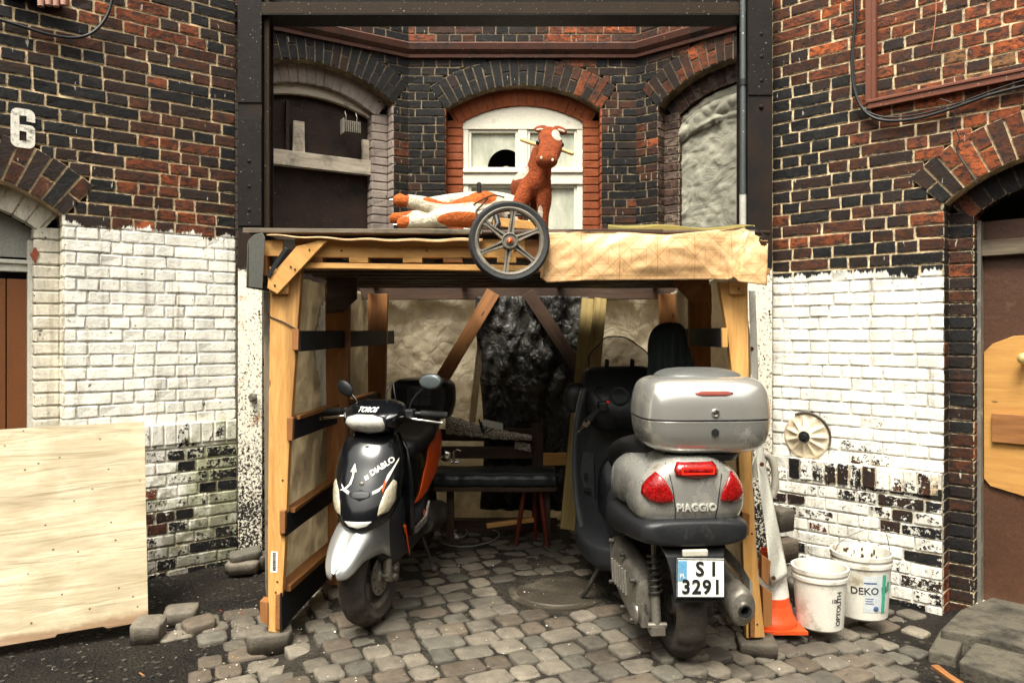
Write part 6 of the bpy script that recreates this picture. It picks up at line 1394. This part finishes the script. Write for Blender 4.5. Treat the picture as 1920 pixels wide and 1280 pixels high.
for sg, a, b, c_ in ((-1, (1017, 246), (1008, 240), (1020, 236)), (1, (1048, 248), (1058, 243), (1066, 252))):
    g = G(); g.ball(k1(a[0] + sg * 2, a[1] - 4, 0), (.036, .014, .018), 10, Matrix.Rotation(R(20 if sg > 0 else -5), 4, 'Y')); er = g.obj('ear', basic('ear_plush', (.20, .045, .018), .95, 0, .2, 40, .5), hb, smooth=True)
    G().ball(k1(a[0] + sg * 4, a[1] - 3, -.010), (.021, .006, .007), 8, Matrix.Rotation(R(20 if sg > 0 else -5), 4, 'Y')).obj('ear_lining', basic('cream_ear', (.55, .45, .35), .95), er, smooth=True)
g = G(); g.tube([k1(978, 262, .03), k1(1000, 270, .0), k1(1050, 280, -.0), k1(1073, 288, -.01)], .0095, 12); g.ball(k1(978, 262, .03), .0095, 6).ball(k1(1073, 288, -.01), .0095, 6); g.obj('handle', wood('handle_wood', (.62, .42, .17), (.55, .34, .13), stain=.8), hb, smooth=True)
for x_, y_ in ((1015, 296), (1036, 300)): G().ball(k1(x_, y_, -.178), (.006, .004, .008), 6).obj('nostril_mark', basic('nostril_cream', (.6, .5, .38), .9), hb, smooth=True)
for px, dy in ((962, 0), (1018, .01), (975, .34), (1008, .34)): G().cyl(k1(px, 430, dy), k1(px, 438, dy), .034, .030, 14).obj('hoof', M_black, hb, smooth=True)
for sx in (-1, 1): G().tube([k1(990 + sx * 18, 431, -.08), k1(990 + sx * 18, 429, .15), k1(990 + sx * 18, 426, .42)], .012, 8).obj('rocker', W_fresh, hb, smooth=True)

# white and ginger plush horse, lying on its side
O2 = Vector((X(830, 3.62), 3.62, H + .49))
hw_ = thing('toy_horse', 'white and ginger plush rocking horse lying on its side with legs pointing left', 'toy horse', O2)
k2 = lambda px, py, dy=0: Vector(rp(px, py, 3.62 + dy, O2))
g = G()
limb([k2(905, 385, .02), k2(865, 392, .0), k2(835, 396, -.0), k2(800, 384, -.02), k2(762, 377, -.02)], [.075, .052, .042, .038, .034], 16)
limb([k2(915, 412, -.02), k2(880, 408, -.06), k2(840, 408, -.06), k2(805, 414, -.06), k2(768, 418, -.06)], [.065, .052, .045, .038, .033], 16)
limb([k2(905, 392, .22), k2(860, 400, .22), k2(810, 404, .18), k2(750, 410, .12)], [.06, .048, .038, .032], 14)
limb([k2(905, 380, .22), k2(860, 378, .24), k2(810, 382, .24), k2(770, 386, .24)], [.06, .046, .036, .030], 14)
limb([k2(900, 392, .0), k2(925, 396, .10), k2(960, 402, .12), k2(990, 408, .12)], [.085, .098, .095, .08], 18)
g.ball(k2(750, 376, -.02), (.036, .036, .034), 10).ball(k2(757, 418, -.06), (.036, .034, .032), 10).ball(k2(742, 410, .12), (.034, .034, .032), 10)
xw = lambda px: (px - 960) / F * 3.62 - O2.x; zw = lambda py: H - (py - 625) / F * 3.62 - O2.z
M_pw = plush_mat('piebald_plush', (.66, .62, .50), [(xw(746), zw(376), .060, .06), (xw(751), zw(418), .055, .045), (xw(735), zw(412), .045, .05), (xw(845), zw(376), .13, .024), (xw(868), zw(417), .115, .036), (xw(905), zw(370), .07, .04), (xw(800), zw(398), .05, .018, .2, .1)], (.46, .10, .012))
g.obj('body', M_pw, hw_, remesh=.007, smo=6)
for px, py, dy in ((740, 375, -.02), (746, 421, -.06)): G().cyl(k2(px, py, dy), k2(px - 9, py, dy), .0035, n=8).obj('axle_pin', M_chrome, hw_, smooth=True)
G().tube([k2(900, 378, -.02), k2(898, 345, -.02)], .011, 12).ball(k2(898, 345, -.02), .011, 6).obj('grip_handle', M_black, hw_, smooth=True)
G().tube(smooth_path([k2(888, 384, -.06), k2(905, 374, -.09), k2(925, 366, -.06), k2(945, 370, .02)]), .004, 6).tube(smooth_path([k2(896, 408, -.11), k2(893, 396, -.10), k2(902, 386, -.09), (k2(915, 372, -.08))]), .005, 6).obj('strap', basic('brown_strap', (.06, .025, .012), .6), hw_, smooth=True)
fr = pc
board('cross_bar', P(925, 416, 3.50), P(1005, 424, 3.50), .04, .02, W_fresh, fr, (0, 1, 0))
G().tube([P(930, 405, 3.48), P(934, 420, 3.46), P(926, 432, 3.44)], .014, 8).obj('bracket', M_black, fr, smooth=True, world=True)
G().tube([P(955, 402, 3.5), P(985, 404, 3.5), P(985, 425, 3.5), P(955, 425, 3.5), P(955, 402, 3.5)], .008, 8).obj('tube_loop', M_black, fr, smooth=True, world=True)

# ================================================================ beside the right post and wall
def bucket(px, py, rb, rt, hgt, label, tilt=0, blade=None, z0=None):
    z0 = -.07 if z0 is None else z0; Y = F * (H - z0) / (py - 625); b = thing('bucket', label, 'bucket', (X(px, Y), Y + .0, z0), 0)
    m_b = basic('white_bucket_plastic', (.62, .60, .53), .4, 0, .08, 5, .05, 30, grain=.3, dirt=(.30, .25, .17), damt=.50, dscale=7); 
    g = G(); g.lathe([(.001, .006), (rb - .01, .003), (rb, .012), (rb + (rt - rb) * .8, hgt * .80), (rb + (rt - rb) * .82, hgt * .82), (rb + (rt - rb) * .82 + .007, hgt * .82), (rb + (rt - rb) * .86 + .007, hgt * .875), (rt, hgt * .88), (rt, hgt * .93), (rt + .006, hgt * .935), (rt + .007, hgt), (rt - .004, hgt), (rt - .008, hgt * .9), (rb - .006, .02), (.001, .016)], (0, 0, 0), n=56)
    return b, g.obj('pail', m_b, b, smooth=True, auto=35), m_b
def on_pail(name, txt, size, b, rfn, ang, z, col, rot=0, off=0):
    o_ = lettering(name, txt, size, col, b, Matrix(), .0004, off, 0, 1, world=False); ca, sa = math.cos(rot), math.sin(rot)
    for v_ in o_.data.vertices:
        x = v_.co.x * ca - v_.co.y * sa; zz = v_.co.x * sa + v_.co.y * ca + z; r_ = rfn(zz) + .0012 + v_.co.z; a = ang + x / r_; v_.co = (math.sin(a) * r_, -math.cos(a) * r_, zz)
    return o_
def band(name, b, rfn, a0, a1, z0, z1, mat, off=.0008):
    g = G(); n = 14; g.loft([[(math.sin(a) * (rfn(z) + o_), -math.cos(a) * (rfn(z) + o_), z) for z, o_ in ((z0, off), (z1, off), (z1, off - .0006), (z0, off - .0006))] for a in [a0 + (a1 - a0) * i / n for i in range(n + 1)]]); return g.obj(name, mat, b)
m_ink = basic('dark_print', (.03, .03, .035), .5, dirt=(.5, .5, .45), damt=.62, dscale=30); m_blue = basic('blue_print', (.05, .09, .20), .5, dirt=(.5, .5, .45), damt=.6, dscale=30); m_gr = basic('green_print', (.05, .32, .20), .5, dirt=(.5, .5, .45), damt=.6, dscale=16); m_lbl = basic('pale_label', (.50, .54, .56), .5, 0, .08, dirt=(.6, .58, .5), damt=.55)
b1, o1, mb1 = bucket(1537, 1172, .112, .132, .305, 'smaller white plastic bucket, front one of two beside the traffic cone', z0=-.085)
rf = lambda z: .112 + (.132 - .112) * z / .305
on_pail('bucket_lettering', 'OPTOLITH', .036, b1, rf, .42, .125, m_ink, R(90), .0006); on_pail('bucket_lettering', '10l', .026, b1, rf, .18, .165, m_ink, 0, .0004)
band('label_square', b1, rf, .22, .31, .035, .06, m_lbl)
b2, o2, mb2 = bucket(1615, 1150, .128, .150, .34, 'larger splattered white bucket with blue and green label, in front of the wall', z0=-.10)
rf2 = lambda z: .128 + (.150 - .128) * z / .34
band('label_panel', b2, rf2, -.38, .62, .055, .245, m_lbl); band('green_stripe', b2, rf2, .33, .50, .05, .25, m_gr, .0016); band('blue_bar', b2, rf2, -.36, .10, .205, .212, m_blue, .0016)
on_pail('bucket_lettering', 'DEKO M', .052, b2, rf2, -.12, .165, m_ink, R(2), .0008)
for zz, w_ in ((.125, .3), (.112, .26), (.10, .3)): band('small_print', b2, rf2, -.30, -.30 + w_, zz, zz + .004, m_blue, .0016)
G().ball((math.sin(.1) * .134, -math.cos(.1) * .134, .075), (.014, .004, .014), 6).obj('label_mark', m_blue, b2); band('green_mark', b2, rf2, .58, .72, .16, .21, m_gr, .0016)
G().tube(smooth_path([(-.15, 0, .32), (-.12, -.02, .39), (-.03, -.04, .45), (.05, -.04, .47), (.12, -.02, .44), (.155, 0, .32)]), .0022, 6).obj('wire_handle', M_alu, b2, smooth=True)
M_spl = basic('brown_splatter', (.07, .04, .02), .6)
for i in range(26):
    sp = G(); a = R(random.uniform(20, 160)); z = random.uniform(.23, .32); r_ = rf2(z) - .0095; sp.ball((math.cos(a) * r_, math.sin(a) * r_, z), (.006 * random.uniform(.4, 1.4), .003, .014 * random.uniform(.3, 1.4)), 4)
    sp.obj('dried_splatter', M_spl, b2)

# traffic cone
cy_ = F * (H + .08) / (1170 - 625); cn = thing('traffic_cone', 'orange and white traffic cone with torn paint behind the right shelter post', 'cone', (X(1446, cy_), cy_, -.08))
m_co = basic('cone_orange', (.58, .07, .014), .45, 0, .12, 6, .1, 40, dirt=(.18, .06, .03), damt=.6); m_cw = basic('cone_white', (.68, .66, .6), .4, 0, .08, 6, dirt=(.4, .36, .28), damt=.6)
g = G(); g.lathe([(.001, .0), (.12, .0), (.125, .02), (.115, .05), (.105, .06), (.098, .10), (.092, .115)], (0, 0, 0), n=40); g.box((0, 0, .008), (.27, .27, .016)); g.obj('base', m_co, cn, smooth=True, auto=40, bevel=0)
for nm, z0, z1, m_ in (('orange_band', .115, .155, m_co), ('white_band', .155, .285, m_cw), ('orange_band', .285, .34, m_co), ('orange_tip', .34, .38, m_co)):
    rr_ = lambda z: .092 - (z - .115) * .145; G().lathe([(rr_(z0), z0), (rr_(z1), z1), (rr_(z1) - .004, z1), (rr_(z0) - .004, z0)], (0, 0, 0), n=40).obj(nm, m_, cn, smooth=True, auto=40)
g = G()
for a0, z in ((-.2, .285), (-.05, .285)): g.loft([[(math.sin(a) * (.0685 + .001), -math.cos(a) * .0695, zz) for a in (a0 - .10 * f_, a0 + .11 * f_)] + [(math.sin(a) * .0675, -math.cos(a) * .0675, zz) for a in (a0 + .11 * f_, a0 - .10 * f_)] for zz, f_ in ((.29, 1), (.262, .8), (.245, .2))])
g.obj('torn_drip', m_co, cn)
# hose behind the post
pth = []
for i in range(40): a = R(-60 + i * 6.2); pth.append(P(1436, 895, 4.3) + Vector((.055 * math.cos(a), .02 * math.sin(a * .5), .13 * math.sin(a))))
G().tube(pth, [.020 + .0025 * (i % 2) for i in range(40)], 10).obj('corrugated_hose', basic('ribbed_grey_hose', (.32, .30, .25), .6, 0, .2), None, smooth=True, label='loop of ribbed grey hose behind the canvas strip by right column', cat='hose')
# flower shaped plate on the wall
c_ = wall_uv(MR, 1513, 817); RS = thing('rosette_plate', 'round cream petal pattern plate bolted to the white painted wall', 'plate', M=MR @ Matrix.Translation((c_.x, -.002, c_.z)))
m_ro = basic('cream_enamel', (.62, .54, .40), .42, 0, .12, 8, .2, 30, dirt=(.22, .11, .05), damt=.55, dscale=9)
RD = .145; g = G(); rings = []; n = 120
for q in range(15):
    f_ = q / 14; rg = []
    for k in range(n):
        a = 2 * math.pi * k / n; pet = abs(math.sin(a * 5.5)); r_ = RD * f_
        prof_ = 1 - ((f_ - .62) / .34) ** 2 if .28 < f_ < .96 else 0
        dep = .020 * max(0, prof_) * pet ** .6 * (1 if f_ < .9 else .4)
        base_ = .045 * (1 - f_ ** 2) + .004; rg.append((r_ * math.cos(a) if q else .001 * math.cos(a), -(base_ - dep), r_ * math.sin(a) if q else .001 * math.sin(a)))
    rings.append(rg)
rings.append([(RD * 1.0 * math.cos(2 * math.pi * k / n), .0, RD * math.sin(2 * math.pi * k / n)) for k in range(n)])
g.loft(rings); g.obj('petal_disc', m_ro, RS, smooth=True, auto=180)
G().lathe([(.001, -.062), (.016, -.062), (.02, -.055), (.034, -.055), (.038, -.045), (.038, -.038)], (0, 0, 0), (0, 1, 0), 10).obj('centre_bolt', M_black, RS)
G().tube([(math.cos(R(a)) * (RD + .006), -.012, math.sin(R(a)) * (RD + .006)) for a in range(-20, 120, 6)], .007, 8).obj('rim_wire', M_rimdark, RS, smooth=True)
# brown conduit frame on the right wall
def wpt(px, py, off=0): q = wall_uv(MR, px, py); return MR @ Vector((q.x, -off, q.z))
m_con = basic('brown_painted_metal', (.14, .045, .024), .45, .1, .15, 5, .05, 30, dirt=(.03, .02, .016), damt=.62, speck=(.5, .48, .42))
cf = thing('metal_channel', 'brown painted metal channel forming a corner on the upper right wall', 'channel', wpt(1640, 200, .02))
nrm = -(MR.to_3x3() @ Vector((0, 1, 0)))
def chan(name, a, b, w_): board(name, a, b, w_, .035, m_con, cf, nrm, jit=0); board(name + '_lip', a + nrm * .02 + (Vector((0, 0, 1)) if abs((b - a).z) < .5 else MR.to_3x3() @ Vector((1, 0, 0))) * (w_ * .28), b + nrm * .02 + (Vector((0, 0, 1)) if abs((b - a).z) < .5 else MR.to_3x3() @ Vector((1, 0, 0))) * (w_ * .28), w_ * .3, .012, m_con, cf, nrm, jit=0)
chan('upright', wpt(1636, -60, .02), wpt(1636, 196, .02), .062); chan('rail', wpt(1630, 199, .022), wpt(1940, 136, .022), .055)
# wires
def wire(name, pts, r_, label, Mw=MR, off=.03, mat=None):
    p_ = []
    for px, py in pts: q = wall_uv(Mw, px, py); p_.append(Mw @ Vector((q.x, -off, q.z)))
    return G().tube(smooth_path(p_), r_, 8).obj(name, mat or M_black, None, smooth=True, label=label, cat='cable')
wire('cable', [(1603, -40), (1606, 40), (1600, 120), (1606, 175), (1625, 212), (1660, 228), (1720, 225), (1790, 205), (1860, 180), (1940, 160)], .009, 'thick black cable looping under the brown metal channel')
wire('cable', [(1608, -40), (1612, 20), (1604, 80), (1606, 160), (1622, 205), (1665, 222), (1730, 216), (1800, 196), (1870, 170), (1940, 148)], .005, 'thin black wire running alongside the thick cable')
wire('cable', [(1758, -20), (1757, 30), (1754, 60), (1749, 98)], .003, 'short bare copper wire hanging on the upper right wall', mat=basic('copper_wire', (.45, .18, .10), .4, .5))
wire('cable', [(1765, 188), (1790, 200), (1793, 240), (1801, 262), (1796, 285), (1810, 310), (1834, 345)], .0035, 'thin dark wire drooping over the right door arch')
wire('cable', [(-20, 36), (30, 50), (90, 68), (140, 74), (175, 62), (200, 30), (213, -20)], .009, 'black cable sagging across the upper left wall', Mw=ML)
sgn = thing('clay_pipe_bracket', 'pinkish ribbed bracket at the top edge of the left wall', 'bracket', M=ML @ Matrix.Translation((wall_uv(ML, 100, 5).x, -.05, wall_uv(ML, 100, 5).z)))
m_pk = basic('pinkish_clay', (.35, .19, .14), .7, 0, .2, 12, .2)
for k, px in enumerate((70, 84, 98, 112)):
    q = wall_uv(ML, px + 4, 8) - wall_uv(ML, 100, 5); G().tube([(q.x, 0, q.z + .08), (q.x, -.01, q.z - .035 + .006 * (k % 2))], [.019, .017], 10).obj('rib', m_pk, sgn, smooth=True)
G().box((-.1, .03, -.015), (.28, .06, .02)).obj('shelf', M_black, sgn)
# plywood sheet leaning on the left wall
A = Vector((X(278, 3.75), 3.75, H - 540 / F * 3.75)); B = Vector((X(-90, 3.38), 3.38, H - 602 / F * 3.38)); C_ = Vector((X(274, 4.14), 4.14, H - 166 / F * 4.14)); D_ = B + (C_ - A)
ux = (A - B).normalized(); uz = (C_ - A); uz = (uz - ux * uz.dot(ux)).normalized(); un = ux.cross(uz)   # points towards the viewer's left/back
Mp = Matrix((ux, un, uz)).transposed().to_4x4(); Mp.translation = (A + B) / 2
Lw = (A - B).length; Lh = (C_ - A).length; g = G()
out = [(-Lw / 2, 0), (Lw / 2 - .40, 0.0), (Lw / 2 - .39, .012), (Lw / 2 - .20, .012), (Lw / 2 - .18, .0), (Lw / 2, 0.004), (Lw / 2, Lh * .5), (Lw / 2 + .002, Lh), (0, Lh + .002), (-Lw / 2, Lh)]
g.prism(out, 0, .014)
m_pw = NT('bleached_plywood'); v = m_pw.mapping((1.6, 1, 2.6), False); n1 = m_pw.noise(v, 2.2, 5, .5, .8); n2 = m_pw.noise(m_pw.mapping((5, 3, 26), False), 2, 6, .7, .5); x, y, z = m_pw.xyz(); n3 = m_pw.noise(m_pw.mapping((1, 1, 1), False), 3.5, 8, .65)
c = m_pw.mix(m_pw.mapr(n1, .32, .68), (.31, .255, .155), (.45, .39, .265)); c = m_pw.mix(m_pw.mapr(n2, .5, .72, 0, .22), c, (.30, .20, .10)); c = m_pw.mix(m_pw.mapr(n3, .54, .68, 0, .55), c, (.33, .24, .14))
bd_ = m_pw.noise(m_pw.mapping((.6, 1, 4), False), 1.3, 7, .62, .3); c = m_pw.mix(m_pw.mapr(bd_, .46, .66, 0, .5), c, (.22, .165, .10)); c = m_pw.mix(m_pw.mapr(m_pw.noise(m_pw.mapping((1, 1, 1), False), 26, 8, .75), .58, .70, 0, .5), c, (.25, .17, .09)); cx_ = m_pw.n('CombineXYZ'); m_pw.lk(x, cx_.inputs[0]); m_pw.lk(z, cx_.inputs[1]); vn = m_pw.n('TexVoronoi', voronoi_dimensions='2D'); m_pw.lk(cx_.outputs[0], vn.inputs['Vector']); vn.inputs['Scale'].default_value = 6; kn = vn.outputs[0]; fg = m_pw.noise(m_pw.mapping((9, 1, 150), False), 1, 4, .6); c = m_pw.mix(m_pw.mapr(fg, .5, .68, 0, .35), c, (.24, .17, .09)); c = m_pw.mix(m_pw.mapr(m_pw.math('ADD', kn, m_pw.math('MULTIPLY', n3, .05)), .045, .062, .9, 0), c, (.06, .025, .012))
w1 = m_pw.math('ADD', m_pw.mapr(z, .10, .0), m_pw.math('MULTIPLY', n3, 1.2)); c = m_pw.mix(m_pw.mapr(w1, 1.0, 1.3, 0, .8), c, (.16, .08, .035))
m_pw = m_pw.fin(c, .6, 0, m_pw.bump(m_pw.noise(m_pw.mapping((.6, 1, 5), False), 2.4, 3, .5, .8), .5, .03))
g.obj('plywood_sheet', m_pw, None, M=Mp, bevel=.001, label='large pale weathered plywood sheet leaning against the left wall', cat='plywood')
# white splashed stones heap neighbour: cone-side block
